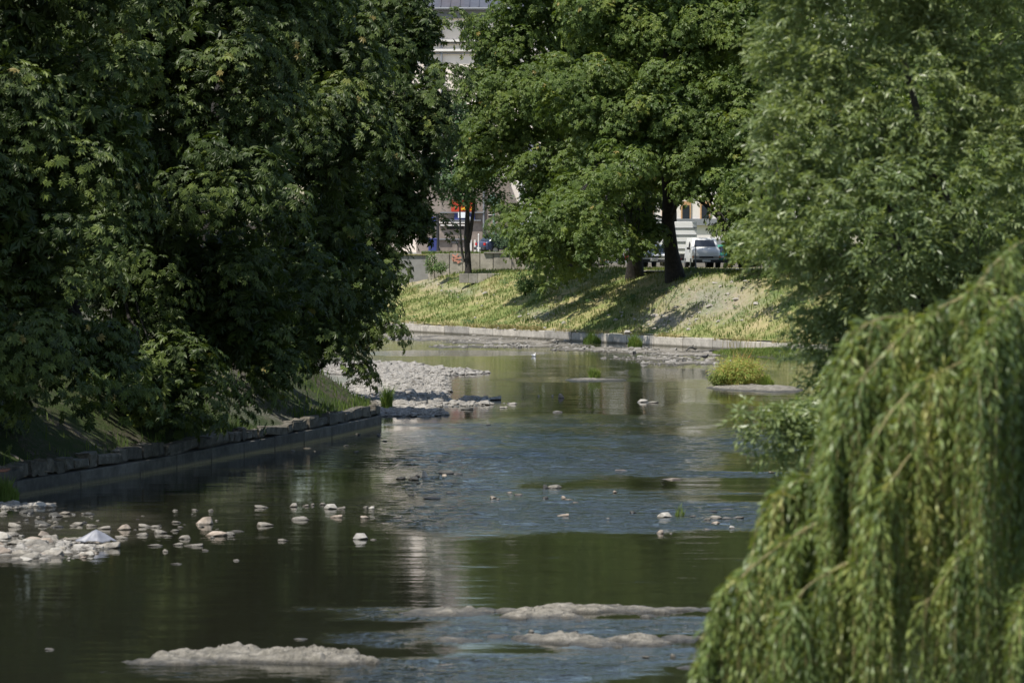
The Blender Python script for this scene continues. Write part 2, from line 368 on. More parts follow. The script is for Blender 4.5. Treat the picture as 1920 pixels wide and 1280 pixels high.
def polyline(pts, step):
    pts = [Vector(p) for p in pts]; out = []
    for a, b in zip(pts[:-1], pts[1:]):
        n = max(1, int((b - a).length / step))
        out += [a.lerp(b, k / n) for k in range(n)]
    out.append(pts[-1]); return out
def shore(name, pts, side, prof, mat, noise_amp=0.15, step=0.6, patchf=None):
    pl = polyline(pts, step); ns = []
    for k in range(len(pl)):
        a = pl[max(0, k - 5)]; b = pl[min(len(pl) - 1, k + 5)]; d = (b - a).normalized()
        ns.append(Vector((-d.y, d.x)) * side)
    V = []; pt = []
    for w_, z in prof:
        for q, n in zip(pl, ns):
            x, y = q.x + n.x * w_, q.y + n.y * w_
            V.append((x, y, z + noise_amp * min(1, w_) * fbm(x * .6, y * .6, 5))); pt.append(patchf(x, y) if patchf else 0)
    i = np.arange(len(V)).reshape(len(prof), len(pl))
    Q = np.stack([i[:-1, :-1], i[1:, :-1], i[1:, 1:], i[:-1, 1:]], -1).reshape(-1, 4)
    if side > 0: Q = Q[:, ::-1]
    return props(link(name, np_mesh(name, np.array(V), Q, smooth=True, attrs={'patch': pt}), mat), kind='structure'), pl, ns
LB = [(-19, 66), (-14.6, 80), (-11.5, 89), (-9.4, 97), (-7.4, 106), (-5.4, 115), (-4.15, 122), (-4.25, 124), (-6.4, 131), (-8.2, 150), (-10, 180), (-15, 220), (-19, 262), (-26, 300)]
LPROF = [(0.22, .52), (.7, .78), (1.2, 1.08), (1.8, 1.5), (2.4, 1.9), (3.2, 2.45), (4.2, 3.1), (5.4, 3.6), (7, 3.9), (10, 4.0), (20, 4.1), (60, 4.1), (300, 4.1)]
def lpatch(x, y): return 0.35 * math.exp(-((y - 112) / 3) ** 2) - 0.05 + 0.3 * fbm(x * .8, y * .8, 2)
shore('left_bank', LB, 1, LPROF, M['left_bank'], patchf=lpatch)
RB = [(11, 8), (7.6, 18), (5.7, 29), (5.8, 47), (8.2, 62), (11, 80), (12.5, 100), (15, 130), (22, 160), (25.6, 176.5)]
RPROF = [(0, -.5), (.4, .2), (1.2, .7), (2.4, 1.6), (4, 2.6), (6, 3.4), (9, 3.8), (20, 4.0), (80, 4.0), (300, 4.0)]
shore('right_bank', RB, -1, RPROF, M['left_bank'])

# water with riffle and shallow masks in world metres
def wells(lst): 
    out = []
    for (px, py, wpx, hpx, st) in lst:
        x, y = G(px, py); y1 = G(px, py - hpx / 2)[1]; y0 = G(px, py + hpx / 2)[1]
        out.append((x, (y0 + y1) / 2, wpx / 2 / S(y), (y1 - y0) / 2, st))
    return out
RIF = wells([(1000, 850, 760, 110, .42), (980, 955, 700, 90, .42), (1120, 790, 500, 24, .4), (1010, 866, 640, 52, 1), (1170, 826, 520, 26, .55), (960, 796, 480, 9, .7), (1290, 888, 420, 14, .9), (1250, 925, 400, 10, .25), (850, 912, 240, 50, .9), (1120, 966, 860, 62, 1),
             (700, 868, 150, 26, .5), (850, 662, 330, 12, .5), (1100, 712, 380, 9, .75), (1300, 700, 260, 18, .6), (1010, 1180, 440, 42, .9), (930, 1258, 620, 70, .9),
             (1220, 1168, 320, 26, .8), (700, 1196, 200, 22, .9), (660, 1143, 240, 9, .7), (1420, 830, 200, 60, .5), (780, 1155, 240, 14, .7), (330, 1262, 340, 26, .35), (1330, 770, 200, 30, .25), (1230, 1225, 260, 50, .55)])
SHL = wells([(900, 634, 420, 22, .9), (1150, 655, 420, 22, .8), (1260, 672, 260, 22, .9), (740, 740, 220, 110, .9), (900, 752, 220, 30, .7), (60, 1000, 420, 90, .45), (1400, 725, 200, 30, .6), (900, 700, 360, 14, .5), (700, 640, 200, 20, .5)])
def field(lst, x, y, wob):
    xw = x + wob * fbm(x * .35, y * .12, 1); yw = y + wob * 2.2 * fbm(x * .3 + 7, y * .10, 4); v = 0
    for (cx, cy, rx, ry, st) in lst:
        r = ((xw - cx) / rx) ** 2 + ((yw - cy) / ry) ** 2
        if r < 1.6: v = max(v, st * (1 - sstep(0.62, 1.25, r)))
    return v
def ripple(x, y):
    v = field(RIF, x, y, 0.55)
    streak = max(0, fbm(x * .25, y * .55, 8, 3) - 0.22) * 0.7
    return 0.035 + 0.95 * v + 0.25 * min(1, streak) + 0.02 * max(0, fbm(x * .1, y * .2, 2))
def shallow(x, y): return min(1, field(SHL, x, y, 0.8) * (0.75 + 0.5 * fbm(x, y * .5, 1)))
ys = [26.0]
while ys[-1] < 330:
    y_ = ys[-1]; ys.append(y_ + (.14 if y_ < 50 else .075 if y_ < 113 else .075 + .006 * (y_ - 113)))
ys = np.array(ys); xs = np.concatenate([np.arange(-40, -13, 2.0), np.arange(-13, 10.5, 0.10), np.arange(10.5, 40, 1.5)])
gx = np.arange(-41, 42, .4); gy = np.arange(25, 332, .5)
GR = np.array([[ripple(x, y) for x in gx] for y in gy]); GS = np.array([[shallow(x, y) for x in gx] for y in gy])
XX, YY = np.meshgrid(xs, ys)
def bil(Gd):
    fx = np.clip((XX - gx[0]) / .4, 0, len(gx) - 1.001); fy = np.clip((YY - gy[0]) / .5, 0, len(gy) - 1.001)
    ix, iy = fx.astype(int), fy.astype(int); a, b = fx - ix, fy - iy
    return (Gd[iy, ix] * (1 - a) + Gd[iy, ix + 1] * a) * (1 - b) + (Gd[iy + 1, ix] * (1 - a) + Gd[iy + 1, ix + 1] * a) * b
RP, SL = bil(GR), np.clip(bil(GS), 0, 1)
ZZ = np.zeros_like(XX)
for _ in range(26):
    lam = math.exp(rng.uniform(math.log(.32), math.log(1.3))); th = rng.normal(math.pi / 2, .75); k_ = 2 * math.pi / lam
    ZZ += (.027 / k_) * np.sin(k_ * (XX * math.cos(th) + YY * math.sin(th)) + rng.uniform(0, 6.28) + .8 * np.sin(XX * rng.uniform(.2, .8) + YY * rng.uniform(.1, .5)))
ZZ *= np.clip(RP - .03, 0, 1) * np.where(YY < 116, 1, np.exp(-(YY - 116) / 12))
i = np.arange(XX.size).reshape(XX.shape); Q = np.stack([i[:-1, :-1], i[:-1, 1:], i[1:, 1:], i[1:, :-1]], -1).reshape(-1, 4)
water = link('river_water', np_mesh('river_water', np.stack([XX.ravel(), YY.ravel(), ZZ.ravel()], 1), Q, smooth=True, attrs={'ripple': RP.ravel(), 'shallow': SL.ravel()}), M['water'])
props(water, kind='structure')

# ------------------------------------------------------------------ gravel bars and rock shelves (height fields)
def mounds(lst):
    out = []
    for (px, py, wpx, hpx, hz) in lst:
        x, y = G(px, py); y1 = G(px, py - hpx / 2)[1]; y0 = G(px, py + hpx / 2)[1]
        out.append((x, (y0 + y1) / 2, wpx / 2 / S(y), max(0.12, (y1 - y0) / 2), hz * .70))
    return out
def mound_z(ms, x, y, rough, fr, seed=0, p_=1.0):
    z = -1
    for (cx, cy, rx, ry, hz) in ms:
        r = ((x - cx) / rx) ** 2 + ((y - cy) / ry) ** 2
        if r < 2: z = max(z, hz * (1 - r ** p_) if r < 1 else -0.15 * (r - 1) - 0.0)
    if z <= -1: return -1
    if p_ > 1:
        rd = 1 - abs(fbm(x * fr * .6, y * fr * .9, seed + 9, 2)) * 2.2
        vd = mnoise.voronoi(Vector((x * fr * .75 + .4 * fbm(x * 3, y * 3, 1, 2), y * fr * .5, seed)))[0]; z *= .80 + .34 * min(1, (vd[1] - vd[0]) * 4) * (.6 + .4 * math.sin(vd[0] * 37)) 
        return z * (.74 + .26 * rd) + rough * .7 * fbm(x * fr * .7, y * fr * .7, seed) + .14 * rough * fbm(x * fr * 3.6, y * fr * 3.6, seed + 3)
    return z + rough * fbm(x * fr, y * fr, seed) + 0.35 * rough * fbm(x * fr * 3.1, y * fr * 3.1, seed + 3)
def shelf(name, lst, rough, fr, step, mat, seed=0, p_=1.0, smooth=True, **k):
    ms = mounds(lst)
    x0 = min(a[0] - a[2] * 1.3 for a in ms); x1 = max(a[0] + a[2] * 1.3 for a in ms)
    y0 = min(a[1] - a[3] * 1.3 for a in ms); y1 = max(a[1] + a[3] * 1.3 for a in ms)
    cx, cy = (x0 + x1) / 2, (y0 + y1) / 2
    xs_ = np.arange(x0, x1, step); ys_ = np.arange(y0, y1, step * k.pop('ysc', 1.0))
    me = grid_mesh(name, xs_, ys_, lambda x, y: mound_z(ms, x, y, rough, fr, seed, p_), keep=-0.06, smooth=smooth)
    co = np.empty(len(me.vertices) * 3, np.float32); me.vertices.foreach_get('co', co); co = co.reshape(-1, 3)
    co[:, 0] -= cx; co[:, 1] -= cy; me.vertices.foreach_set('co', co.ravel()); me.update()
    o = link(name, me, mat, loc=(cx, cy, 0)); props(o, **k); return o, ms
def blob(seed, flat=0.45, sub=2, cuts=7, smooth=False):
    """angular stone: convex hull of jittered points, a rim kept near the waterline"""
    r = random.Random(seed); bm = bmesh.new(); n = 7 if sub < 2 else r.randint(7, 10)
    for k in range(n):
        a = 2 * math.pi * (k + r.uniform(-.3, .3)) / n; q = r.uniform(.78, 1.0)
        bm.verts.new((q * math.cos(a), q * math.sin(a), r.uniform(-.45, .25) * flat))
    tx, ty = r.uniform(-.3, .3), r.uniform(-.2, .2)
    sl = r.uniform(-.5, .5)
    for k in range(4 if sub < 2 else 6):
        a = r.uniform(0, 6.283); q = r.uniform(.15, .75); x_ = tx + q * math.cos(a); bm.verts.new((x_, ty + q * math.sin(a), flat * min(1, max(.35, 1.0 - .30 * q + sl * x_ + r.uniform(-.15, .08)))))
    bm.verts.new((0, 0, -flat))
    h = bmesh.ops.convex_hull(bm, input=bm.verts[:])
    bmesh.ops.delete(bm, geom=[g for g in h['geom_interior'] if isinstance(g, bmesh.types.BMVert)], context='VERTS')
    if sub >= 2:
        bmesh.ops.bevel(bm, geom=bm.edges[:], offset=.035, segments=1, affect='EDGES')
        bmesh.ops.triangulate(bm, faces=bm.faces[:])
        for v in bm.verts: v.co *= 1 + .05 * mnoise.noise(v.co * 3 + Vector((seed, 0, 0)))
    bmesh.ops.recalc_face_normals(bm, faces=bm.faces)
    return bm_mesh('stone', bm, smooth)
STONES = [blob(s, random.uniform(.35, .6)) for s in range(14)]
TALL = [blob(100 + s, .9, cuts=6) for s in range(4)]
def stone_batch(name, items, mat, **k):
    """many small stones in one mesh: items of (x,y,z,size)"""
    tb = []
    for s in range(8):
        me = blob(300 + s, random.uniform(.4, .65), sub=1)
        bm = bmesh.new(); bm.from_mesh(me); bmesh.ops.triangulate(bm, faces=bm.faces[:]); bm.to_mesh(me); bm.free()
        v = np.array([q.co[:] for q in me.vertices]); f = np.array([q.vertices[:] for q in me.polygons]); tb.append((v, f)); bpy.data.meshes.remove(me)
    V = []; Fc = []; n = 0
    for (x, y, z, s_) in items:
        v, f = tb[rng.integers(8)]; a = rng.uniform(0, 6.28); ca, sa = math.cos(a), math.sin(a)
        q = v * s_ * np.array([rng.uniform(.8, 1.3), rng.uniform(.7, 1.1), rng.uniform(.7, 1.1)])
        V.append(np.stack([q[:, 0] * ca - q[:, 1] * sa + x, q[:, 0] * sa + q[:, 1] * ca + y, q[:, 2] + z], 1)); Fc.append(f + n); n += len(v)
    return props(link(name, np_mesh(name, np.concatenate(V), np.concatenate(Fc)), mat), **k)

GB = [(705, 692, 210, 24, .22), (790, 698, 200, 16, .14), (870, 699, 90, 6, .05), (740, 722, 200, 40, .26), (745, 755, 190, 46, .24), (800, 735, 90, 26, .10), (850, 757, 150, 10, .03), (775, 776, 130, 10, .10), (900, 748, 70, 5, .04)]
bar, bms = shelf('gravel_bar', GB, .03, 1.5, .28, M['gravel'], 2, ysc=1.6, kind='structure')
it = []
for _ in range(4200):
    a = bms[rng.choice(len(bms), p=[.24, .15, .03, .2, .2, .06, .05, .05, .02])]
    t_ = rng.uniform(0, 6.28); r_ = math.sqrt(rng.uniform(0, 1.05)); x = a[0] + a[2] * r_ * math.cos(t_); y = a[1] + a[3] * r_ * math.sin(t_)
    s_ = 0.05 + 0.05 * rng.exponential(1.0); z = max(-0.02, mound_z(bms, x, y, .03, 1.5, 2)); it.append((x, y, z + s_ * .1, min(s_, .30)))
props(stone_batch('gravel', it, M['gravel'], kind='stuff'))
LS = [(30, 1034, 320, 36, .02), (110, 1024, 180, 28, .018), (30, 949, 140, 10, .03)]
shelf('gravel_bar', LS, .03, 2.2, .10, M['gravel'], 8, ysc=1.5, kind='structure')
lsm = mounds(LS); it = []
for _ in range(900):
    a = lsm[rng.integers(3)]; t_ = rng.uniform(0, 6.28); r_ = math.sqrt(rng.uniform(0, 1.15)); x = a[0] + a[2] * r_ * math.cos(t_); y = a[1] + a[3] * r_ * math.sin(t_)
    it.append((x, y, max(-.01, mound_z(lsm, x, y, .03, 2.2, 8)), min(.16, .03 + .03 * rng.exponential(1.0))))
stone_batch('gravel', it, M['gravel'], kind='stuff')
SH = [(840, 634, 280, 9, .05), (950, 641, 240, 8, .05), (1030, 648, 160, 6, .04), (1130, 655, 200, 7, .05), (1215, 659, 190, 7, .05), (1300, 664, 160, 6, .07), (1230, 672, 180, 6, .035), (1290, 680, 200, 8, .03), (900, 650, 200, 4, .02)]
sho, sms = shelf('mud_shoal', SH, .05, .9, .30, M['mud'], 5, ysc=1.6, kind='structure')
it = []
for _ in range(1300):
    a = sms[rng.integers(len(sms))]; t_ = rng.uniform(0, 6.28); r_ = math.sqrt(rng.uniform(0, 1.2))
    x = a[0] + a[2] * r_ * math.cos(t_); y = a[1] + a[3] * r_ * math.sin(t_); s_ = 0.04 + .05 * rng.exponential(1.0)
    it.append((x, y, 0.0, min(s_, .3)))
stone_batch('shoal_stones', it, M['gravel'], kind='stuff')

SLABS = [
 ('rock_slab', [(330, 1240, 160, 8, .10), (400, 1232, 220, 14, .22), (440, 1226, 150, 12, .25), (560, 1236, 230, 16, .31), (630, 1240, 150, 12, .20), (500, 1236, 200, 12, .20), (310, 1243, 110, 7, .07), (690, 1240, 40, 4, .05)], .05, 'large humped pale rock slab nearest the camera at lower left', 'rock'),
 ('rock_slab', [(845, 1148, 140, 12, .10), (800, 1146, 60, 8, .06), (880, 1146, 80, 8, .09)], .03, 'low oval rock slab left of the upper row of slabs', 'rock'),
 ('rock_slab', [(1010, 1152, 130, 16, .15), (1060, 1143, 130, 12, .17), (980, 1156, 70, 8, .08), (1110, 1140, 90, 7, .12), (1040, 1156, 110, 10, .10)], .04, 'broad knobbly rock slab in the middle of the upper row', 'rock'),
 ('rock_slab', [(1180, 1143, 130, 8, .12), (1225, 1145, 90, 8, .09), (1140, 1141, 60, 6, .07)], .035, 'long thin rock slab at right of the upper row beside the willow', 'rock'),
 ('rock_slab', [(1290, 1142, 60, 5, .07), (1330, 1142, 50, 4, .05)], .02, 'small flat slab at the willow edge, right end of the upper row', 'rock'),
 ('rock_slab', [(1040, 1200, 130, 12, .16), (1095, 1203, 110, 12, .14), (1130, 1208, 110, 10, .10), (995, 1196, 50, 8, .09)], .04, 'ragged rock slab at left of the lower row under a small stone', 'rock'),
 ('rock_slab', [(1185, 1200, 120, 12, .17), (1215, 1206, 90, 10, .12), (1160, 1198, 60, 8, .09)], .04, 'wide pale rock slab in the lower row touching the ragged slab', 'rock'),
 ('rock_slab', [(1278, 1198, 62, 9, .11), (1262, 1200, 40, 6, .06)], .03, 'small rock slab between lower row and the weeping willow', 'rock'),
 ('rock_slab', [(855, 1200, 86, 8, .07), (880, 1202, 40, 6, .05)], .025, 'barely emerged greenish slab left of the lower row', 'rock'),
 ('rock_slab', [(1315, 1252, 70, 6, .06)], .02, 'thin rock edge showing under the willow at lower right', 'rock'),
 ('rock_slab', [(1218, 1154, 28, 5, .06)], .02, 'small rounded rock just below the long thin slab', 'rock'),
 ('rock_slab', [(1100, 1162, 30, 3, .03)], .01, 'low rock sliver below the knobbly slab', 'rock'),
 ('rock_slab', [(930, 1193, 36, 5, .045)], .015, 'little brown rock between greenish slab and ragged slab', 'rock'),
]
for k, (nm, ls, rg, lab, cat) in enumerate(SLABS):
    rs = random.Random(k); ch = []
    for (px, py, wp, hp, hz) in ls:
        for _ in range(int(3 + wp / 26)):
            ox_, oy_ = rs.uniform(-.46, .46), rs.uniform(-.42, .42); wk = rs.uniform(.2, .55) * min(wp, 130) + 8
            ch.append((px + ox_ * wp, py + oy_ * hp, wk, max(2.5, hp * rs.uniform(.25, .5)), hz * rs.uniform(.5, 1.02) * (1 - 1.1 * ox_ ** 2)))
    ls = [(a, b, c, d, h * .84) for (a, b, c, d, h) in ls] + ch
    shelf(nm, ls, rg, 3.2, .028, M['slab'], seed=11 + k, p_=1.6, ysc=1.4, smooth=False, label=lab, cat=cat)
# islets
isl, ims = shelf('rock_islet', [(1400, 727, 130, 12, .20), (1450, 730, 110, 10, .22), (1365, 727, 80, 7, .12)], .05, 2, .12, M['slab'], 40, ysc=1.6, label='pale rocky islet at right under a clump of tall reddish grass', cat='islet')
shelf('rock_islet', [(1105, 712, 90, 5, .10), (1145, 712, 60, 3, .05)], .03, 2, .10, M['slab'], 41, ysc=1.6, label='low mid-river rock islet carrying a single grass tuft', cat='islet')
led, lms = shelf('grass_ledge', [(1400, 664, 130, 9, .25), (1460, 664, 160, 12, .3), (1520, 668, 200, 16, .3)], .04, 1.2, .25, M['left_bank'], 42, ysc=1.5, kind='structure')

def add_stone(px, py, wpx, hpx, label, mat='rock', group=None, tall=False, me=None, z=0.0, name='stone'):
    x, y = G(px, py, z); s_ = S(y)
    me = me or (random.choice(TALL) if tall else random.choice(STONES))
    o = bpy.data.objects.new(name, me); COL.objects.link(o)
    if len(me.materials) == 0: me.materials.append(M['rock'])
    wx = wpx / s_ / 2 * 1.08; hz = hpx / s_ * (1.05 if tall else 1.0)
    zext = .9 if tall else .48
    d = wx * random.uniform(.6, .9)
    o.scale = (wx, d, hz / zext * .70); o.location = (x, y + d * .8, z + hz * .12); o.rotation_euler = (0, 0, random.uniform(-.25, .25) + random.choice([0, math.pi]))
    o.material_slots[0].link = 'OBJECT'; o.material_slots[0].material = M[mat]
    props(o, label, 'stone', group); return o
NAMED = [
 (675, 1011, 31, 15, 'bright rounded white stone alone in dark calm water, left of centre', 'white_rock', 1),
 (700, 1012, 14, 3, 'tiny flat stone just right of the bright rounded white stone', 'rock', 0),
 (531, 1014, 21, 6, 'small oblong stone left of the bright rounded white stone', 'rock', 0),
 (489, 952, 27, 8, 'pale domed stone at left end of the upper stone row', 'rock', 0),
 (550, 950, 18, 9, 'pointed pale stone leaning right, second in the upper row', 'rock', 1),
 (573, 949, 14, 4, 'small grey stone right of the pointed pale stone', 'rock', 0),
 (586, 947, 8, 5, 'tiny upright stone in the middle of the upper row', 'rock', 1),
 (604, 946, 14, 5, 'flat grey stone behind the largest pale stone of the row', 'rock', 0),
 (620, 954, 28, 12, 'largest pale rounded stone in the upper stone row', 'white_rock', 1),
 (639, 954, 18, 7, 'low stone touching the largest pale stone on its right', 'rock', 0),
 (686, 952, 13, 5, 'grey stone at left of a close pair', 'rock', 0),
 (696, 954, 12, 7, 'whitish stone at right of a close pair', 'white_rock', 0),
 (563, 975, 40, 9, 'wide flat grey stone below the pointed pale stone', 'rock', 0),
 (630, 970, 25, 8, 'blocky stone with rusty top below the largest pale stone', 'rust_rock', 0),
 (685, 971, 19, 7, 'square-cut rusty-topped stone right of the blocky one', 'rust_rock', 0),
 (496, 986, 36, 8, 'flat stone with a dark overhanging right end', 'rock', 0),
 (745, 970, 16, 4, 'thin pale stone left of the blue riffle', 'rock', 0),
 (764, 978, 26, 5, 'flat tapering stone at left edge of the blue riffle', 'rock', 0),
 (383, 983, 37, 17, 'grey pyramid-shaped stone standing tallest in the left group', 'rust_rock', 1),
 (378, 988, 12, 4, 'little stone at foot of the pyramid-shaped stone', 'rock', 0),
 (405, 1005, 44, 12, 'broad tan flat stone below the pyramid-shaped stone', 'rust_rock', 0),
 (430, 1003, 24, 8, 'grey slab stone touching the broad tan stone', 'rock', 0),
 (442, 997, 34, 4, 'thin slab reaching out right of the broad tan stone', 'rock', 0),
 (232, 993, 30, 12, 'wedge-shaped brownish stone rising to the right', 'rust_rock', 1),
 (195, 992, 30, 7, 'flat stone left of the wedge-shaped brownish stone', 'rock', 0),
 (270, 988, 24, 8, 'bluish grey rounded stone right of the wedge-shaped one', 'rock', 0),
 (292, 989, 24, 6, 'pale low stone right of the bluish grey stone', 'rock', 0),
 (171, 987, 26, 5, 'thin pale stone behind the plastic sheet', 'rock', 0),
 (82, 1006, 24, 13, 'upright tan block stone at the back of the stone bank', 'rust_rock', 1),
 (102, 1008, 18, 8, 'squat stone right of the upright tan block', 'rock', 0),
 (227, 1010, 26, 9, 'pale stone right of the plastic sheet', 'rock', 0),
 (265, 1004, 30, 9, 'pale stone with a raised right tip', 'rock', 0),
 (300, 1000, 28, 8, 'pale pointed stone in the scattered left group', 'rock', 0),
 (312, 1006, 26, 5, 'flat pale stone below the pale pointed one', 'rock', 0),
 (330, 980, 22, 6, 'grey double-topped stone behind the scattered left group', 'rock', 0),
 (338, 989, 14, 5, 'small flat stone below the grey double-topped stone', 'rock', 0),
 (327, 996, 18, 5, 'small tapering stone in middle of the scattered left group', 'rock', 0),
 (345, 1010, 26, 9, 'dark-tipped stone left of the broad tan stone', 'rock', 0),
 (290, 1024, 34, 6, 'oval pale stone at lower left of the scattered group', 'rock', 0),
 (333, 1022, 20, 6, 'rounded small stone in the lowest scattered row', 'rock', 0),
 (362, 1024, 38, 7, 'elongated stone at right of the lowest scattered row', 'rock', 0),
 (310, 1034, 12, 6, 'tiny round stone alone below the oval pale stone', 'rock', 0),
 (330, 1058, 26, 4, 'small low stone alone in dark water below the scattered group', 'rock', 0),
 (443, 1051, 15, 4, 'small stone alone, right of the lowest low stone', 'rock', 0),
 (384, 1032, 14, 3, 'thin sliver of stone below the broad tan stone', 'rock', 0),
 (328, 958, 15, 4, 'pale stone at back left of the pyramid-shaped stone', 'rock', 0),
 (366, 957, 14, 5, 'pale stone directly behind the pyramid-shaped stone', 'rock', 0),
 (395, 958, 13, 5, 'pale stone at back right of the pyramid-shaped stone', 'rock', 0),
 (797, 895, 14, 15, 'bright white block in a row of dark stones at mid river', 'white_rock', 1),
 (783, 894, 12, 6, 'tan stone left of the bright white block', 'rust_rock', 0),
 (776, 900, 22, 9, 'dark rounded stone just left of the tan stone', 'dark_rock', 1),
 (751, 898, 19, 6, 'dark stone at left end of the dark stone row', 'dark_rock', 0),
 (784, 906, 11, 3, 'tiny dark stone below the dark rounded stone', 'dark_rock', 0),
 (837, 888, 34, 8, 'largest dark flat stone right of the white block', 'dark_rock', 0),
 (833, 894, 12, 7, 'tan lumpy stone in front of the largest dark flat stone', 'rust_rock', 1),
 (858, 890, 20, 6, 'mossy dark stone at right end of the dark stone row', 'dark_rock', 0),
 (771, 928, 13, 4, 'small dark stone below the dark row, leftmost of three', 'dark_rock', 0),
 (809, 935, 38, 5, 'long low dark stone in the blue riffle', 'dark_rock', 0),
 (847, 926, 27, 5, 'twin-humped dark stone, right of the long low dark one', 'dark_rock', 0),
 (1023, 915, 14, 8, 'dark stone end touching a grey boulder at mid river', 'dark_rock', 1),
 (1040, 915, 30, 8, 'grey rounded boulder at mid river with a dark stone at its left', 'rock', 1),
 (1153, 923, 9, 5, 'small stone alone in the green band right of the grey boulder', 'rust_rock', 0),
 (1057, 935, 12, 7, 'yellowish upright stone below the grey boulder', 'rust_rock', 1),
 (1066, 938, 22, 4, 'flat tan stone beside the yellowish upright stone', 'rust_rock', 0),
 (1080, 943, 16, 4, 'flat tan stone at lower right of the yellowish stone', 'rust_rock', 0),
 (1023, 934, 14, 5, 'small dark-topped stone left of the yellowish stone', 'dark_rock', 0),
 (1056, 968, 24, 8, 'tan ridged stone alone in the riffle', 'rust_rock', 0),
 (955, 924, 14, 4, 'low tan stone, upper one left of the flat tan pair', 'rust_rock', 0),
 (972, 928, 20, 4, 'low tan stone, long one in the flat pair', 'rust_rock', 0),
 (925, 934, 14, 5, 'low tan stone leftmost of the pale low ones at mid river', 'rust_rock', 0),
 (933, 937, 10, 4, 'tiny tan stone touching the leftmost low one', 'rust_rock', 0),
 (1247, 970, 31, 12, 'smooth pale egg-shaped boulder beside a tiny plant', 'white_rock', 1),
 (1299, 968, 12, 4, 'small stone right of the egg-shaped boulder', 'rock', 0),
 (1238, 1000, 16, 8, 'knobbly brownish stone below the egg-shaped boulder', 'rust_rock', 1),
 (1258, 1000, 7, 3, 'tiny white stone right of the knobbly brownish stone', 'white_rock', 0),
 (1187, 962, 15, 5, 'grey stone with dark end left of the egg-shaped boulder', 'dark_rock', 0),
 (1139, 974, 14, 5, 'dull grey stone in the riffle left of the egg-shaped boulder', 'rock', 0),
 (1326, 974, 14, 6, 'grey stone at left end of the right-hand stone group', 'rock', 0),
 (1342, 972, 30, 7, 'grey-green flat stone in the right-hand stone group', 'rock', 0),
 (1365, 973, 26, 6, 'second grey-green flat stone in the right-hand group', 'rock', 0),
 (1383, 971, 24, 5, 'thin pale slab on top right of the right-hand stone group', 'rock', 0),
 (1343, 982, 20, 6, 'pinkish flat stone below the right-hand stone group', 'rust_rock', 0),
 (1373, 990, 13, 6, 'bright white small stone below the right-hand group', 'white_rock', 1),
 (1328, 993, 16, 4, 'pale low stone near the bright white small one', 'rock', 0),
 (1366, 956, 30, 4, 'dark-ended thin slab above the right-hand stone group', 'rock', 0),
 (1338, 959, 20, 3, 'thin pale stone above left of the right-hand group', 'rust_rock', 0),
 (1052, 746, 14, 10, 'pinkish rounded stone standing in calm water at mid river', 'rust_rock', 1),
 (1046, 773, 21, 4, 'flat oblong stone below the pinkish rounded stone', 'rock', 0),
 (1205, 754, 22, 8, 'pale humped end of a flat stone right of centre', 'white_rock', 0),
 (1222, 755, 26, 4, 'flat pale tail stone beside the humped one', 'rock', 0),
 (1010, 743, 5, 4, 'tiny white stone left of the pinkish rounded stone', 'white_rock', 0),
 (1036, 743, 5, 4, 'tiny white stone next to the pinkish rounded stone', 'white_rock', 0),
 (960, 758, 22, 5, 'flat bright stone right of the gravel spit', 'white_rock', 0),
 (876, 768, 24, 6, 'dark flat stone at the tip of the shaded gravel', 'dark_rock', 0),
 (916, 797, 11, 4, 'small dark stone on a white ripple line', 'dark_rock', 0),
 (1182, 649, 26, 5, 'pale flat stone between two grass tufts by the far wall', 'rock', 0),
 (1331, 674, 30, 5, 'flat stone on the far shoal beside the black bird', 'rock', 0),
 (893, 620, 18, 6, 'grey stone with grass at the foot of the far wall', 'rock', 0),
 (1164, 883, 26, 3, 'thin brown stone in the upper blue riffle', 'rust_rock', 0),
 (1262, 899, 44, 4, 'long low tan stone at the lower edge of the upper riffle', 'rust_rock', 0),
 (1447, 886, 12, 4, 'small tan stone close to the willow branch tip', 'rust_rock', 0),
 (575, 841, 20, 3, 'pale flat stone at the foot of the left wall', 'rock', 0),
 (549, 846, 9, 3, 'tiny pale stone at the foot of the left wall', 'rock', 0),
 (996, 1186, 12, 8, 'small upright stone perched on the ragged slab', 'rock', 1),
 (1050, 1184, 12, 4, 'little stone behind the ragged slab, left of two', 'rock', 0),
 (1078, 1185, 14, 4, 'little stone behind the ragged slab, right of two', 'rock', 0),
 (1211, 1232, 18, 5, 'mottled little stone below the wide pale slab', 'rock', 0),
 (1262, 1231, 14, 7, 'mottled knob of stone near the willow at lower right', 'rock', 1),
 (563, 1199, 32, 4, 'barely emerged stone above the nearest rock slab', 'rock', 0),
 (92, 1218, 20, 4, 'small dull stone alone near the lower left corner', 'rock', 0),
]
for t in NAMED:
    me = None
    if len(t) > 6 and t[6]: add_stone(t[0], t[1], t[2], t[3], t[4], t[5], tall=True)
    else: add_stone(t[0], t[1], t[2], t[3], t[4], t[5])
WORD = {'rock': 'grey', 'white_rock': 'whitish', 'rust_rock': 'tan', 'dark_rock': 'dark'}
def cluster(n, x0, x1, y0, y1, wmin, wmax, label, group, mats=('rock',), dens=None):
    for _ in range(n):
        px = random.uniform(x0, x1); py = random.uniform(y0, y1)
        if dens and not dens(px, py): continue
        wp = wmin + (wmax - wmin) * random.random() ** 2; m_ = random.choice(mats)
        fx = (px - x0) / (x1 - x0); fy = (py - y0) / (y1 - y0); sz_ = (wp - wmin) / (wmax - wmin)
        hor = ('left end', 'left half', 'right half', 'right end')[min(3, int(fx * 4))]
        ver = ('far side', 'middle', 'near side')[min(2, int(fy * 3))]
        size = ('tiny', 'small', 'mid-sized', 'large')[min(3, int(sz_ ** .5 * 4))]
        add_stone(px, py, wp, wp * random.uniform(.22, .42), '%s %s stone, %s, %s of %s' % (size, WORD[m_], hor, ver, label), m_, group)
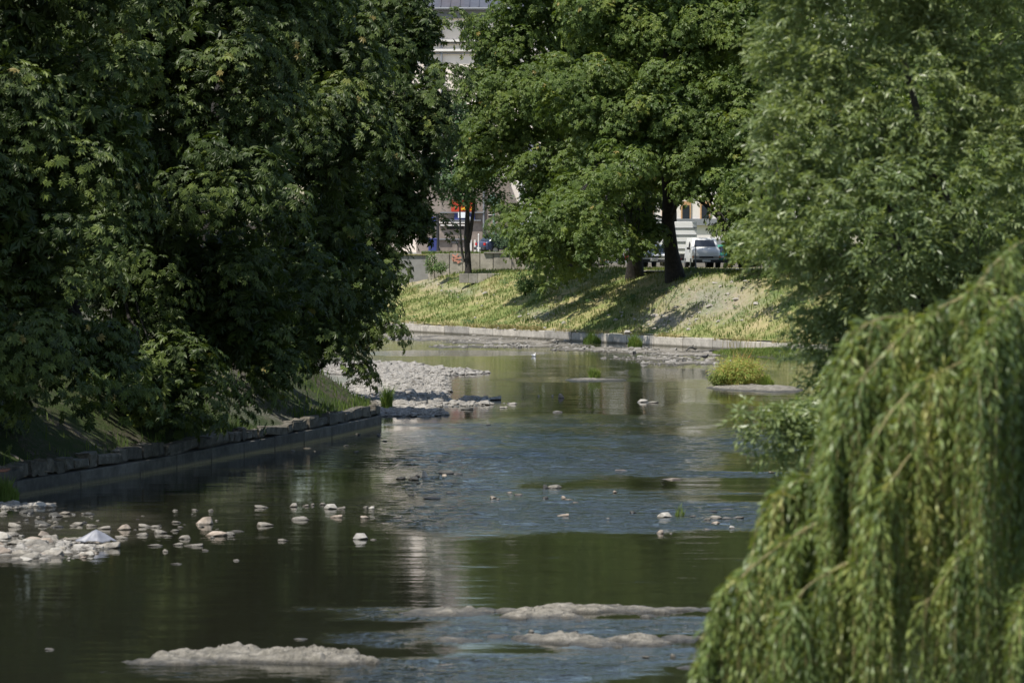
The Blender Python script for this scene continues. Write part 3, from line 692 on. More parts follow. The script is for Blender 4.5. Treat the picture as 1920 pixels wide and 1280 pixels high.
cluster(125, -10, 205, 1004, 1052, 9, 52, 'stone bank at left edge', 'stones of the left bank of stones', ('rock', 'rock', 'white_rock', 'rust_rock'), lambda x, y: y < 1052 - max(0, x - 150) * .45 and y > 1003 + .05 * x)
cluster(22, 150, 205, 1008, 1050, 8, 30, 'heap below the plastic sheet', 'stones under the plastic sheet', ('rock', 'rust_rock'), lambda x, y: y < 1048 - (x - 150) * .35)
cluster(34, -5, 175, 960, 990, 8, 30, 'shaded patch behind it', 'dim shaded stones at left', ('rock', 'dark_rock'))
cluster(16, -5, 106, 941, 952, 9, 34, 'heap by the left grass tuft', 'stones by the left grass tuft', ('rock', 'white_rock'))
cluster(14, 180, 450, 955, 1015, 5, 12, 'scattered left group', 'tiny scattered stones at left', ('rock',))
cluster(10, 860, 960, 735, 765, 6, 16, 'trail off the gravel tip', 'stones trailing off the gravel bar', ('rock', 'white_rock'))
cluster(12, 700, 745, 772, 782, 8, 26, 'heap at the wall corner', 'stones at the wall corner', ('rock',))
cluster(14, 560, 720, 812, 850, 5, 12, 'line along the left wall', 'stones along the left wall', ('dark_rock', 'rock'))

# ------------------------------------------------------------------ river walls
fw = empty('river_wall', (*far(0), 0), label='long low sunlit concrete wall at foot of the far grassy bank', cat='wall')
ang = math.atan2(U.y, U.x)
tt = -30.0; k = 0
while tt < 80:
    L = 3.4 + 0.5 * random.random(); b_ = MB(); hh = 0.49 + random.uniform(-.045, .04)
    b_.box((0, 0, hh / 2 - .3), (L - .05, .32, hh + .6), bevel=.025)
    q = far(tt + L / 2, .14 + random.uniform(-.015, .015)); o = b_.build('wall_panel', M['concrete'], fw)
    o.location = (q[0] - fw.location.x, q[1] - fw.location.y, 0); o.rotation_euler = (0, 0, ang + random.uniform(-.004, .004))
    if hash(k) % 3 != 1:
        c_ = MB().box((0, .34, hh + .03), (L - .3, .28, .12), bevel=.02); o2 = c_.build('coping', M['old_concrete'], fw)
        q = far(tt + L / 2, .14); o2.location = (q[0] - fw.location.x, q[1] - fw.location.y, 0); o2.rotation_euler = (0, 0, ang + math.pi)
    tt += L; k += 1
lw = empty('river_wall', (-9.4, 97, 0), label='weathered stone river wall in shade under the left chestnuts', cat='wall')
pl = polyline(LB[:10], 1.0)
pl2 = polyline(LB[:10], 0.55)
def course(pts, depth, z0, z1, name, mat, jit, gap):
    for a, b in zip(pts[:-1], pts[1:]):
        d = b - a; L = d.length; n = Vector((-d.y, d.x)).normalized(); mid = (a + b) / 2 + n * (depth / 2 + random.uniform(-jit, jit))
        hz = z1 - z0 + random.uniform(-jit, jit) * 1.5
        o = MB().box((0, 0, 0), (L - gap, depth, hz), bevel=.03).build(name, mat, lw)
        o.location = (mid.x + 9.4, mid.y - 97, z0 + hz / 2); o.rotation_euler = (random.uniform(-jit, jit) * .4, 0, math.atan2(d.y, d.x))
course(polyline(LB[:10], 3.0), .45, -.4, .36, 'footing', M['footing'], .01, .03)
rs = random.Random(4); pl3 = [Vector((-0.09, 0.04)) + pl2[0]]
for p_ in pl2[1:]:
    if rs.random() < .72: pl3.append(p_ + Vector((-0.09, 0.04)) + Vector((rs.uniform(-.03, .03), rs.uniform(-.12, .12))))
for a, b in zip(pl3[:-1], pl3[1:]):
    d = b - a; L = d.length; n = Vector((-d.y, d.x)).normalized(); dep = rs.uniform(.28, .42); hz = rs.uniform(.20, .36); mid = (a + b) / 2 + n * (dep / 2 + rs.uniform(-.04, .04))
    mb = MB().box((0, 0, 0), (L - rs.uniform(.02, .07), dep, hz), bevel=.05)
    for v in mb.bm.verts: v.co += Vector((rs.uniform(-.025, .025), rs.uniform(-.025, .025), rs.uniform(-.03, .03)))
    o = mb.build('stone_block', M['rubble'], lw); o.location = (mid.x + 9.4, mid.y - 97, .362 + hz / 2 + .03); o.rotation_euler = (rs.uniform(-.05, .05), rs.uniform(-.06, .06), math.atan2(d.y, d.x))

# ------------------------------------------------------------------ foliage generators
def kite_leaf(angs, lens, wid, droop):
    V = []; Q = []
    for a, L in zip(angs, lens):
        a = math.radians(a); c, s = math.cos(a), math.sin(a); w_ = wid * L
        for (u, v) in ((0.02, 0), (.62 * L, -w_), (L, 0), (.62 * L, w_)):
            V.append((u * c - v * s, u * s + v * c, -droop * u * u + (0.10 * abs(v) / w_ * L * .5 if v else 0)))
        n = len(V) - 4; Q.append((n, n + 1, n + 2, n + 3))
    return np.array(V), np.array(Q)
CHEST7 = kite_leaf([-112, -72, -36, 0, 36, 72, 112], [.5, .78, .95, 1, .95, .78, .5], .19, .38)
CHEST5 = kite_leaf([-95, -48, 0, 48, 95], [.62, .92, 1, .92, .62], .25, .38)
BLADE1 = kite_leaf([0], [1], .10, .25)
BLADE_W = kite_leaf([0], [1], .14, .15)
OVAL = kite_leaf([0], [1], .26, .15)
TRIO = kite_leaf([-50, 0, 50], [.8, 1, .8], .30, .3)
def unit(a): return a / np.maximum(1e-9, np.linalg.norm(a, axis=-1, keepdims=True))
def leaves(name, pos, along, normal, size, tone, tmpl, mat, parent=None, origin=None):
    T, Q = tmpl; n = len(pos); k = len(T)
    n_ = unit(normal); a_ = unit(along - n_ * (along * n_).sum(1, keepdims=True)); b_ = np.cross(n_, a_)
    V = pos[:, None, :] + size[:, None, None] * (T[None, :, 0:1] * a_[:, None] + T[None, :, 1:2] * b_[:, None] + T[None, :, 2:3] * n_[:, None])
    if origin is not None: V = V - np.array(origin)[None, None]
    Fc = (Q[None] + (np.arange(n) * k)[:, None, None]).reshape(-1, 4)
    me = np_mesh(name, V.reshape(-1, 3), Fc, tone=np.repeat(tone, k))
    return link(name, me, mat, parent)
def rsphere(n):
    d = rng.normal(size=(n, 3)); return unit(d)
def lobe_shell(lobes, per_m2, thick=(.82, 1.05), back=.4, ztop=None, topk=.5, bottom=.6, cull=None, cullt=-.12):
    """points on the outer surface of a union of ellipsoids -> pos, outward dir"""
    PP = []; DD = []
    for li, (cx, cy, cz, rx, ry, rz) in enumerate(lobes):
        area = 4 * math.pi * ((rx * ry) ** 1.6 / 3 + (rx * rz) ** 1.6 / 3 + (ry * rz) ** 1.6 / 3) ** (1 / 1.6)
        n = int(area * per_m2); d = rsphere(n); r = rng.uniform(thick[0], thick[1], (n, 1))
        p_ = np.array([cx, cy, cz]) + d * np.array([rx, ry, rz]) * r
        keep = np.ones(n, bool)
        keep &= ~((d[:, 1] > .35) & (rng.random(n) > back)); keep &= ~((d[:, 2] < -.5) & (rng.random(n) > bottom))
        if ztop is not None: keep &= ~((p_[:, 2] > ztop) & (rng.random(n) > topk))
        for lj, (ax, ay, az, bx, by, bz) in enumerate(lobes):
            if lj == li: continue
            q = (p_ - np.array([ax, ay, az])) / np.array([bx, by, bz]); keep &= (np.linalg.norm(q, axis=1) > .80)
        PP.append(p_[keep]); DD.append(unit(d[keep] / np.array([rx, ry, rz])))
    P_, D_ = np.concatenate(PP), np.concatenate(DD)
    if cull:
        nz = np.array([mnoise.noise(Vector((q[0] * cull, q[1] * cull, q[2] * cull * 1.5))) for q in P_])
        k = (nz > cullt) | (rng.random(len(P_)) < .05); P_, D_ = P_[k] + D_[k] * (nz[k] * 1.3)[:, None], D_[k]
    return P_, D_
def frame(a):
    up = np.where(np.abs(a[:, 2:3]) > .9, np.array([[1., 0, 0]]), np.array([[0, 0, 1.]]))
    e1 = unit(np.cross(a, up)); return e1, np.cross(a, e1)
GAPS = [(-6.9, 110.5, 1.2, 1.1), (-8.0, 109.0, 1.6, .9), (-6.0, 112.6, .9, .7), (-11.9, 90.6, 1.0, .4)]
def chestnut_leaves(lobes, per_m2, npc, R, leaf, back=.4, ztop=None, fill=0, up=.8, topk=.5, zmin=None, cull=.45, cullt=-.12):
    C_, D_ = lobe_shell(lobes, per_m2, back=back, ztop=ztop, topk=topk, cull=cull, cullt=cullt)
    m = len(C_); ax = unit(D_ * .55 + np.array([0, 0, up]) + rng.normal(size=(m, 3)) * .12); e1, e2 = frame(ax)
    Rc = R * rng.uniform(.6, 1.25, m)
    ci = np.repeat(np.arange(m), npc); n = len(ci)
    u = rng.random(n); rr = np.sqrt(u) * Rc[ci]; ph = rng.uniform(0, 2 * math.pi, n)
    rad = e1[ci] * np.cos(ph)[:, None] + e2[ci] * np.sin(ph)[:, None]
    layer = (rng.random(n) < .3)
    pos = C_[ci] + rad * rr[:, None] + ax[ci] * ((.5 * Rc[ci] * (1 - u)) - layer * rng.uniform(.2, .6, n) * R)[:, None] + rng.normal(size=(n, 3)) * .06 * R
    nrm = ax[ci] + rad * (.75 * np.sqrt(u))[:, None] + rng.normal(size=(n, 3)) * .22
    along = rad + np.array([0, 0, -.35]) + rng.normal(size=(n, 3)) * .25
    size = leaf * rng.uniform(.7, 1.2, n)
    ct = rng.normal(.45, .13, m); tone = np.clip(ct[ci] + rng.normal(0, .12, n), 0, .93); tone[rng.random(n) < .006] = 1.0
    if fill:
        vol = np.array([l[3] * l[4] * l[5] for l in lobes]); li = rng.choice(len(lobes), fill, p=vol / vol.sum()); L_ = np.array(lobes)
        d = rsphere(fill) * (rng.uniform(.25, .80, (fill, 1)))
        p2 = L_[li, :3] + d * L_[li, 3:]; lf = leaf * 1.25
        pos = np.concatenate([pos, p2]); nrm = np.concatenate([nrm, np.array([0, -.5, .6]) + rng.normal(size=(fill, 3)) * .5]); along = np.concatenate([along, rng.normal(size=(fill, 3)) + np.array([0, 0, -.6])])
        size = np.concatenate([size, lf * rng.uniform(1.0, 1.6, fill)]); tone = np.concatenate([tone, np.clip(rng.normal(.3, .15, fill), 0, .9)])  # inner leaves toned darker, painting the crown's inner shade into their colour
    for (gx_, gy_, gz_, gr) in GAPS:
        q = pos - np.array([gx_, gy_, gz_]); sv = np.array(to_sun); al_ = (q @ sv); dd = np.linalg.norm(q - al_[:, None] * sv, axis=1)
        k = ~((al_ > 0) & (dd < gr)); pos, along, nrm, size, tone = pos[k], along[k], nrm[k], size[k], tone[k]
    if zmin is not None:
        k = pos[:, 2] > zmin; pos, along, nrm, size, tone = pos[k], along[k], nrm[k], size[k], tone[k]
    return pos, along, nrm, size, tone
def limb_path(a, b, r0, r1, n=7, sag=.0, jit=.12):
    a = Vector(a); b = Vector(b); pts = []; L = (b - a).length
    for i in range(n):
        f = i / (n - 1); q = a.lerp(b, f); q.z += sag * L * math.sin(f * math.pi)
        if 0 < i < n - 1: q += Vector((random.gauss(0, 1), random.gauss(0, 1), random.gauss(0, 1))) * jit * L / n
        pts.append(q)
    return pts, [r0 + (r1 - r0) * i / (n - 1) for i in range(n)]
def make_tree(name, base, top, r, lobes, label, cat, leafargs, leafmat, tmpl, group=None, bark='bark', limbs=True, lean=None):
    root = empty(name, base, label=label, cat=cat, group=group)
    B = Vector(base); T = Vector(top)
    pts = []; rad = []
    for i in range(9):
        f = i / 8; q = B.lerp(T, f) + (Vector(lean) * math.sin(f * math.pi) if lean else Vector((0, 0, 0))); q -= B
        pts.append(q + Vector((random.gauss(0, .04), random.gauss(0, .04), 0))); rad.append(r * (1.45 if i == 0 else 1.0) * (1 - .62 * f))
    link('trunk', tubes_mesh('trunk', [(pts, rad)], 14), M[bark], root)
    if limbs:
        for l in lobes:
            f = random.uniform(.35, .85); s_ = pts[int(f * 8)]
            e = Vector(l[:3]) - B; e = s_.lerp(e, .85)
            p1, r1 = limb_path(s_, e, r * .33, r * .07, sag=.1)
            paths = [(p1, r1)]
            for _ in range(3):
                q = p1[random.randint(2, 5)]; tip = e + Vector((random.uniform(-.7, .7) * l[3], random.uniform(-.7, .7) * l[4], random.uniform(-.6, .6) * l[5]))
                paths.append(limb_path(q, tip, r * .12, r * .03, 5))
            link('limb', tubes_mesh('limb', paths, 7), M[bark], root)
    pos, al, nr, sz, tn = leafargs
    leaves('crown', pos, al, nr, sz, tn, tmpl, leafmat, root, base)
    return root

def PL(px, py, Y, rpx, rpz, ry=None):
    """an ellipsoid lobe given where it stands: pixel centre at depth Y, radii in px"""
    c = P(px, py, Y); s_ = S(Y); return (c.x, c.y, c.z, rpx / s_, ry or rpx / s_, rpz / s_)

# left chestnuts
LG = 'chestnut trees along the left bank'
def left_tree(base, top, r, lobes, label, fill=2500, per=1.75, npc=56):
    fill = int(fill * 2.2); adj = []
    for (a, b, c, d, e, f) in lobes:
        hz = (c - 3.0) / 9.0; sh = 3.4 * max(0, .62 - hz) - 1.3 * min(.6, max(0, hz - .62)); k = (b + sh) / b
        adj.append((a * k, b + sh, CAMZ + (c - CAMZ) * k, d, e, f))
    lobes = adj
    la = chestnut_leaves(lobes, per, npc, .82, .185, back=.3, ztop=13.2, fill=fill, cull=.5, cullt=.06)
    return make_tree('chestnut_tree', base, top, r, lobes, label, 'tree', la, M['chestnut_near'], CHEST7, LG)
left_tree((-17.0, 93, 3.6), (-15.5, 92, 13), .38,
    [PL(-60, 120, 91, 230, 240), PL(20, 420, 89, 190, 190), PL(60, 640, 89, 130, 120), PL(-120, 600, 90, 200, 220), PL(70, 655, 87.5, 130, 70), PL(200, 670, 90, 100, 62), PL(100, -120, 92, 240, 220), PL(160, 230, 90.5, 150, 140)],
    'chestnut tree at the left edge with pale lit leaf clusters hanging low', fill=2500)
left_tree((-12.2, 104, 3.4), (-11.2, 103, 14), .42,
    [PL(300, 80, 101, 210, 170), PL(410, 300, 99.5, 180, 140), PL(250, 480, 100, 170, 170), PL(420, 560, 100.5, 170, 160), PL(300, 690, 100, 150, 90), PL(275, 705, 96, 110, 48), PL(440, 635, 101, 120, 66), PL(450, -150, 102, 230, 220), PL(180, 330, 102, 150, 150)],
    'broad dark chestnut tree in the middle of the left bank', fill=4000)
left_tree((-9.3, 115, 3.2), (-8.2, 114, 14), .40,
    [PL(560, 60, 111, 150, 150), PL(600, 280, 109.5, 105, 120), PL(575, 460, 110, 125, 130), PL(540, 610, 110.5, 140, 100), PL(600, 618, 113, 90, 46), PL(640, 130, 113, 110, 150), PL(560, -150, 112, 190, 180), PL(640, 400, 112, 70, 110)],
    'chestnut tree overhanging the wall with a brightly lit right-hand bough', fill=3200)
left_tree((-9.6, 142, 3.2), (-7.8, 140, 15), .42,
    [PL(750, 60, 140, 95, 110), PL(765, 220, 138, 85, 90), PL(825, 205, 138, 42, 60), PL(812, 140, 139, 30, 40), PL(790, 430, 138, 34, 50), PL(800, 60, 139, 40, 55), PL(805, 300, 139, 35, 60), PL(740, 380, 138.5, 85, 100), PL(690, 520, 138, 80, 85), PL(655, 610, 136, 90, 70), PL(700, 0, 142, 130, 160), PL(680, 300, 140, 110, 200), PL(770, -110, 141, 120, 110)],
    'farthest left chestnut tree leaning out toward the gap with the pale building', fill=4500, per=1.15)
left_tree((-17, 128, 3.9), (-16.4, 128, 16), .4,
    [PL(420, 100, 126, 260, 260), PL(250, 400, 124, 260, 220), PL(480, 560, 122, 200, 130), PL(100, 150, 124, 250, 260)],
    'shaded chestnut tree standing behind the others on the left bank', fill=5000, per=.5, npc=30)

lb_ = [(-16.8, 84.5, 8.5, 4.3, 4.2, 3.6), (-16.8, 85, 12.5, 3.8, 3.8, 3.8), (-19.5, 92, 9, 4.2, 4.5, 4.5)]  # extra tree just outside the view, added to cast shade on the left bank
la = chestnut_leaves(lb_, .7, 34, 1.0, .26, back=.5, fill=5000)
make_tree('chestnut_tree', (-18.5, 86, 3.4), (-17.5, 86, 13), .4, lb_, 'nearest chestnut tree, added off the left frame edge to shade the bank', 'tree', la, M['chestnut_near'], CHEST7, LG)
# far chestnuts
FG = 'chestnut trees on top of the far bank'
def far_tree(base, top, r, lobes, label, fill=6000, per=1.1, npc=40, lean=None, back=.25):
    la = chestnut_leaves(lobes, per, npc, .80, .235, back=back, ztop=19.5, fill=fill, up=.7, topk=.45, cull=.35)
    return make_tree('chestnut_tree', base, top, r, lobes, label, 'tree', la, M['chestnut_far'], CHEST5, FG, lean=lean)
far_tree((3.6, 241, 4.0), (2.8, 240, 18), .45,
    [PL(912, 90, 239, 38, 70), PL(900, 215, 238, 42, 60), PL(900, 320, 238, 36, 40), PL(950, 395, 236, 28, 40), PL(960, 60, 238, 75, 100), PL(1010, 190, 236, 110, 90), PL(940, 270, 238, 65, 90), PL(1030, 340, 234, 80, 70), PL(1040, 440, 230, 72, 70), PL(1010, -60, 238, 110, 110), PL(1090, 120, 240, 80, 160), PL(985, 480, 232, 30, 40), PL(935, 150, 239, 55, 70)],
    'leftmost tall chestnut on the far bank beside the pale building')
far_tree(TG(1190, 520, -.15), (7.6, 226, 19), .42,
    [PL(1160, 30, 226, 110, 110), PL(1110, 190, 224, 95, 90), PL(1185, 260, 223, 80, 80), PL(1120, 330, 223, 70, 70), PL(1100, 480, 220, 28, 58), PL(1040, 470, 222, 45, 55), PL(1060, 400, 216, 50, 42), PL(1150, 455, 219, 44, 34), PL(1218, 440, 224, 24, 28), PL(1110, 430, 214, 40, 36), PL(1150, 340, 214, 55, 48), PL(1010, 440, 219, 36, 40), PL(1150, 430, 221, 40, 50), PL(1080, 410, 221, 60, 50), PL(1210, 420, 224, 40, 50), PL(1185, 400, 228, 60, 40), PL(1170, -120, 227, 130, 120), PL(1195, 475, 222, 20, 12), PL(1095, 400, 224, 45, 40)],
    'middle chestnut on the far bank with dark straight trunk in shade')
far_tree(TG(1266, 523, -.15), (9.0, 224, 17), .46,
    [PL(1310, 40, 224, 110, 120), PL(1270, 200, 222, 75, 90), PL(1350, 230, 222, 80, 90), PL(1325, 325, 221, 60, 62), PL(1395, 405, 220, 58, 70), PL(1300, -110, 225, 130, 110), PL(1378, 470, 221, 26, 32), PL(1415, 465, 217, 40, 40)],
    'right chestnut on the far bank with thick leaning trunk before the white van', lean=(-.3, 0, 0))
far_tree((15.5, 221, 4.0), (15.2, 222, 18), .42,
    [PL(1440, 60, 222, 110, 140), PL(1470, 260, 220, 110, 120), PL(1420, 330, 224, 70, 110), PL(1480, 420, 219, 80, 70), PL(1450, 450, 214, 55, 45), PL(1390, 335, 206, 48, 50), PL(1440, 415, 206, 60, 55), PL(1490, 330, 206, 60, 70), PL(1500, 480, 213, 80, 60), PL(1460, -110, 224, 140, 120), PL(1560, 180, 224, 120, 240)],
    'chestnut on the far bank mostly hidden behind the bushy willow', fill=4000, per=.6)
for (px, Y, lab) in ((1120, 262, 'dim chestnut tree behind the middle far chestnut'), (1260, 256, 'dim chestnut tree behind the thick leaning trunk'), (1400, 250, 'dim chestnut tree behind the hidden right chestnut')):
    c = P(px, 100, Y)
    la = chestnut_leaves([(c.x, Y, 12.5, 5.2, 4.5, 4.4), (c.x, Y, 19, 5, 4.5, 5.5)], .55, 26, 1.0, .34, back=.2, fill=4000)
    make_tree('chestnut_tree', (c.x, Y, 4.1), (c.x, Y, 18), .4, [(c.x, Y, 12.5, 5.2, 4.5, 4.4), (c.x, Y, 19, 5, 4.5, 5.5)], lab, 'tree', la, M['chestnut_far'], CHEST5, FG)

for (X_, Y_, lab) in ((21, 196, 'chestnut tree on the right bank behind the bushy willow'), (24, 172, 'large tree on the right bank farther right behind the bushy willow'), (19, 140, 'broad tree on the right bank nearest behind the bushy willow'), (16.5, 95, 'tree on the right bank close behind the bushy willow')):
    lb_ = [(X_, Y_, 9, 6.5, 5, 6), (X_ + 1, Y_, 16, 6, 5, 6)]
    la = chestnut_leaves(lb_, .45, 24, 1.0, .36, back=.2, fill=3500)
    make_tree('chestnut_tree', (X_ + 1, Y_, 3.5), (X_ + 1, Y_, 16), .4, lb_, lab, 'tree', la, M['chestnut_far'], CHEST5)
# slim feathery tree with forked trunk in front of the retaining wall
def slim_tree():
    B = P(878, 510, 256.3); B.z = 3.5
    root = empty('slim_tree', B, label='slim feathery tree with forked trunk before the retaining wall', cat='tree')
    s_ = S(256.3)
    def q(px, py, dy=0): v = P(px, py, 256.3 + dy); return v - B
    link('trunk', tubes_mesh('trunk', [([q(878, 512), q(877, 480), q(875, 450), q(876, 420), q(877, 380), q(879, 300)], [.24, .2, .18, .17, .13, .07]),
                                       ([q(878, 455), q(883, 430), q(887, 400), q(890, 360), q(898, 310)], [.15, .13, .11, .09, .05])], 12), M['bark'], root)
    link('stem', tubes_mesh('stem', [([q(870, 492), q(866, 470), q(863, 430), q(862, 385), q(858, 340)], [.09, .08, .06, .05, .03])], 8), M['bark_pale'], root)
    lobes = [PL(852, 225, 256.3, 34, 40), PL(870, 372, 255, 26, 9), PL(835, 290, 256.3, 42, 45), PL(880, 270, 256, 40, 60), PL(825, 335, 256.3, 36, 32), PL(910, 325, 256.3, 36, 28), PL(862, 335, 255.5, 52, 22), PL(925, 372, 256.3, 22, 14)]
    C_, D_ = lobe_shell(lobes, 4.5, thick=(.5, 1.05), back=.7)
    n = 26; ci = np.repeat(np.arange(len(C_)), n); m = len(ci)
    pos = C_[ci] + rng.normal(size=(m, 3)) * .28
    leaves('crown', pos, D_[ci] + rng.normal(size=(m, 3)) * .6 + np.array([0, 0, -.4]), np.array([0, -.3, 1]) + rng.normal(size=(m, 3)) * .5, rng.uniform(.2, .34, m), np.clip(rng.normal(.5, .2, m), 0, 1), OVAL, M['ash_leaf'], root, B)
slim_tree()

# right bushy willow
def sprays(lobes, per_m2, nl, L, leaf, thick, back, width_t=BLADE_W, up=.35, ztop=None, xmax=None):
    C_, D_ = lobe_shell(lobes, per_m2, thick=thick, back=back, bottom=.9)
    m = len(C_); dr = unit(D_ + np.array([0, 0, up]) + rng.normal(size=(m, 3)) * .45)
    ci = np.repeat(np.arange(m), nl); n = len(ci); f = np.tile(np.linspace(0, 1, nl), m)
    e1, e2 = frame(dr); ph = np.tile(np.arange(nl) * 2.4, m) + rng.uniform(0, 6, m)[ci]
    rad = e1[ci] * np.cos(ph)[:, None] + e2[ci] * np.sin(ph)[:, None]
    pos = C_[ci] + dr[ci] * (f * L)[:, None] - np.array([0, 0, 1.]) * (f ** 2 * L * .35)[:, None]
    along = dr[ci] * .8 + rad * .8 + np.array([0, 0, -.45]) + rng.normal(size=(n, 3)) * .2
    nrm = np.array([0, 0, 1.]) + rad * .2 + rng.normal(size=(n, 3)) * .55
    tone = np.clip(rng.normal(.45, .12, m)[ci] + rng.normal(0, .13, n), 0, 1)
    size = leaf * rng.uniform(.7, 1.15, n) * (1 - .25 * np.abs(f - .4))
    return pos, along, nrm, size, tone
YW = 47.0
wl = [PL(1580, 60, YW, 145, 115), PL(1560, 250, YW - .4, 118, 105), PL(1530, 400, YW - .6, 100, 92), PL(1700, 180, YW, 175, 155), PL(1850, 60, YW + .5, 180, 180), PL(1650, 420, YW - .8, 140, 125),
      PL(1810, 380, YW - .4, 160, 175), PL(1570, 540, YW - .2, 66, 70), PL(1580, 660, YW, 72, 78), PL(1700, 600, YW, 145, 100), PL(1900, 250, YW, 140, 185), PL(1600, -100, YW, 190, 140), PL(1800, -120, YW, 210, 150), PL(1500, 110, YW + .3, 62, 88), PL(1850, 560, YW, 150, 110),
      PL(1450, 450, YW - .8, 40, 45), PL(1535, 620, YW - .3, 36, 48), PL(1470, 300, YW - .5, 45, 55), PL(1560, 735, YW - .6, 50, 30)]
la = sprays(wl, 66.0, 18, .34, .125, (.55, 1.05), .45)
bw = make_tree('bushy_willow', (6.6, YW + .6, 2.6), (4.75, YW, 8.2), .10, wl[:9], 'large blurred bushy willow filling the upper right of the view', 'tree', la, M['crack_willow'], BLADE_W, bark='bark_pale')
bb = [PL(1500, 805, YW - 4.2, 42, 26), PL(1450, 800, YW - 4.3, 34, 24), PL(1412, 785, YW - 4.4, 22, 14), PL(1478, 835, YW - 4.2, 34, 14), PL(1530, 790, YW - 4, 26, 36), PL(1385, 775, YW - 4.4, 10, 6)]
la2 = sprays(bb, 105, 12, .24, .135, (.4, 1.08), .7)
leaves('low_bough', *la2, BLADE_W, M['crack_willow'], bw, bw.location)
p0 = P(1640, 700, YW) - Vector(bw.location)
link('limb', tubes_mesh('limb', [([p0, P(1560, 760, YW - 2.5) - bw.location, P(1480, 800, YW - 4.1) - bw.location, P(1390, 780, YW - 4.3) - bw.location], [.03, .022, .014, .006]),
    ([P(1760, 620, YW - .75) - bw.location, P(1700, 520, YW - .75) - bw.location, P(1665, 380, YW - .75) - bw.location, P(1668, 240, YW - .75) - bw.location], [.04, .034, .024, .012]),
    ([P(1670, 320, YW - .75) - bw.location, P(1640, 260, YW - .75) - bw.location, P(1610, 200, YW - .85) - bw.location], [.02, .016, .01]),
    ([P(1665, 330, YW - .75) - bw.location, P(1610, 300, YW - .85) - bw.location, P(1540, 280, YW - .85) - bw.location], [.018, .014, .008])], 8), M['bark'], bw)

# weeping willow, nearest
YV = 29.0
vb = Vector((6.4, 30.6, 2.4))
ww = empty('weeping_willow', vb, label='weeping willow with hanging yellow-green strands at lower right', cat='tree')
def V3(px, py, dy=0): return P(px, py, YV + dy) - vb
link('trunk', tubes_mesh('trunk', [([Vector((0, 0, -.3)), Vector((-.1, 0, .8)), Vector((-.25, 0, 1.8)), Vector((-.5, -.1, 3.0)), Vector((-.9, -.3, 3.9))], [.36, .3, .26, .2, .12])], 14), M['bark_pale'], ww)
arcs = [
 [(1990, 470, 1.2), (1930, 450, .6), (1880, 480, 0), (1830, 540, -.3), (1790, 640, -.4)],
 [(1960, 520, .8), (1880, 520, .2), (1800, 560, -.2), (1740, 590, -.5), (1660, 660, -.7), (1590, 740, -.8), (1550, 850, -.8)],
 [(1900, 600, .8), (1790, 600, .2), (1700, 595, 0), (1640, 600, -.2), (1590, 640, -.3), (1570, 720, -.4)],
 [(1990, 520, 1.6), (1920, 500, 1.4), (1850, 540, 1.2), (1800, 600, 1.1)],
 [(1940, 560, .6), (1900, 560, -.6), (1860, 600, -1.1), (1830, 700, -1.3)],
 [(1940, 640, .6), (1800, 680, -.6), (1700, 740, -1.0), (1640, 830, -1.2), (1610, 930, -1.2)],
 [(1700, 800, .9), (1600, 870, .3), (1530, 905, 0), (1480, 900, -.1), (1440, 930, -.2), (1415, 1000, -.3)],
 [(1800, 860, .6), (1640, 930, 0), (1500, 985, -.5), (1430, 1030, -.7), (1370, 1080, -.8), (1325, 1140, -.9), (1305, 1220, -.9)],
 [(1900, 760, .4), (1780, 800, -.6), (1700, 860, -1.2), (1650, 960, -1.4)],
 [(1980, 640, .4), (1920, 700, -.6), (1880, 780, -1.2), (1850, 900, -1.4)],
 [(1700, 900, .8), (1580, 950, .4), (1480, 960, .6), (1430, 980, .5), (1400, 1040, .4)],
 [(1980, 560, 2.2), (1860, 600, 2.0), (1740, 650, 1.8), (1660, 700, 1.7), (1600, 790, 1.6)],
 [(1850, 940, .2), (1700, 1010, -.6), (1580, 1050, -1.0), (1490, 1100, -1.2), (1430, 1180, -1.2)],
 [(1980, 900, .2), (1880, 960, -.8), (1800, 1040, -1.3), (1740, 1130, -1.4)],
 [(1990, 1000, 0), (1950, 1060, -1), (1900, 1150, -1.4)],
 [(1640, 1000, .6), (1520, 1060, .4), (1420, 1100, .2), (1370, 1150, .1)],
 [(1760, 700, 1.6), (1640, 760, 1.3), (1560, 830, 1.2), (1530, 900, 1.1)],
]
br = []; starts = []
arcs = [[(x + (22 if y < 1120 else 25) * (1 if x < 1620 else 0) * (1 if y > 780 else .3), y, z) for (x, y, z) in a] for a in arcs]
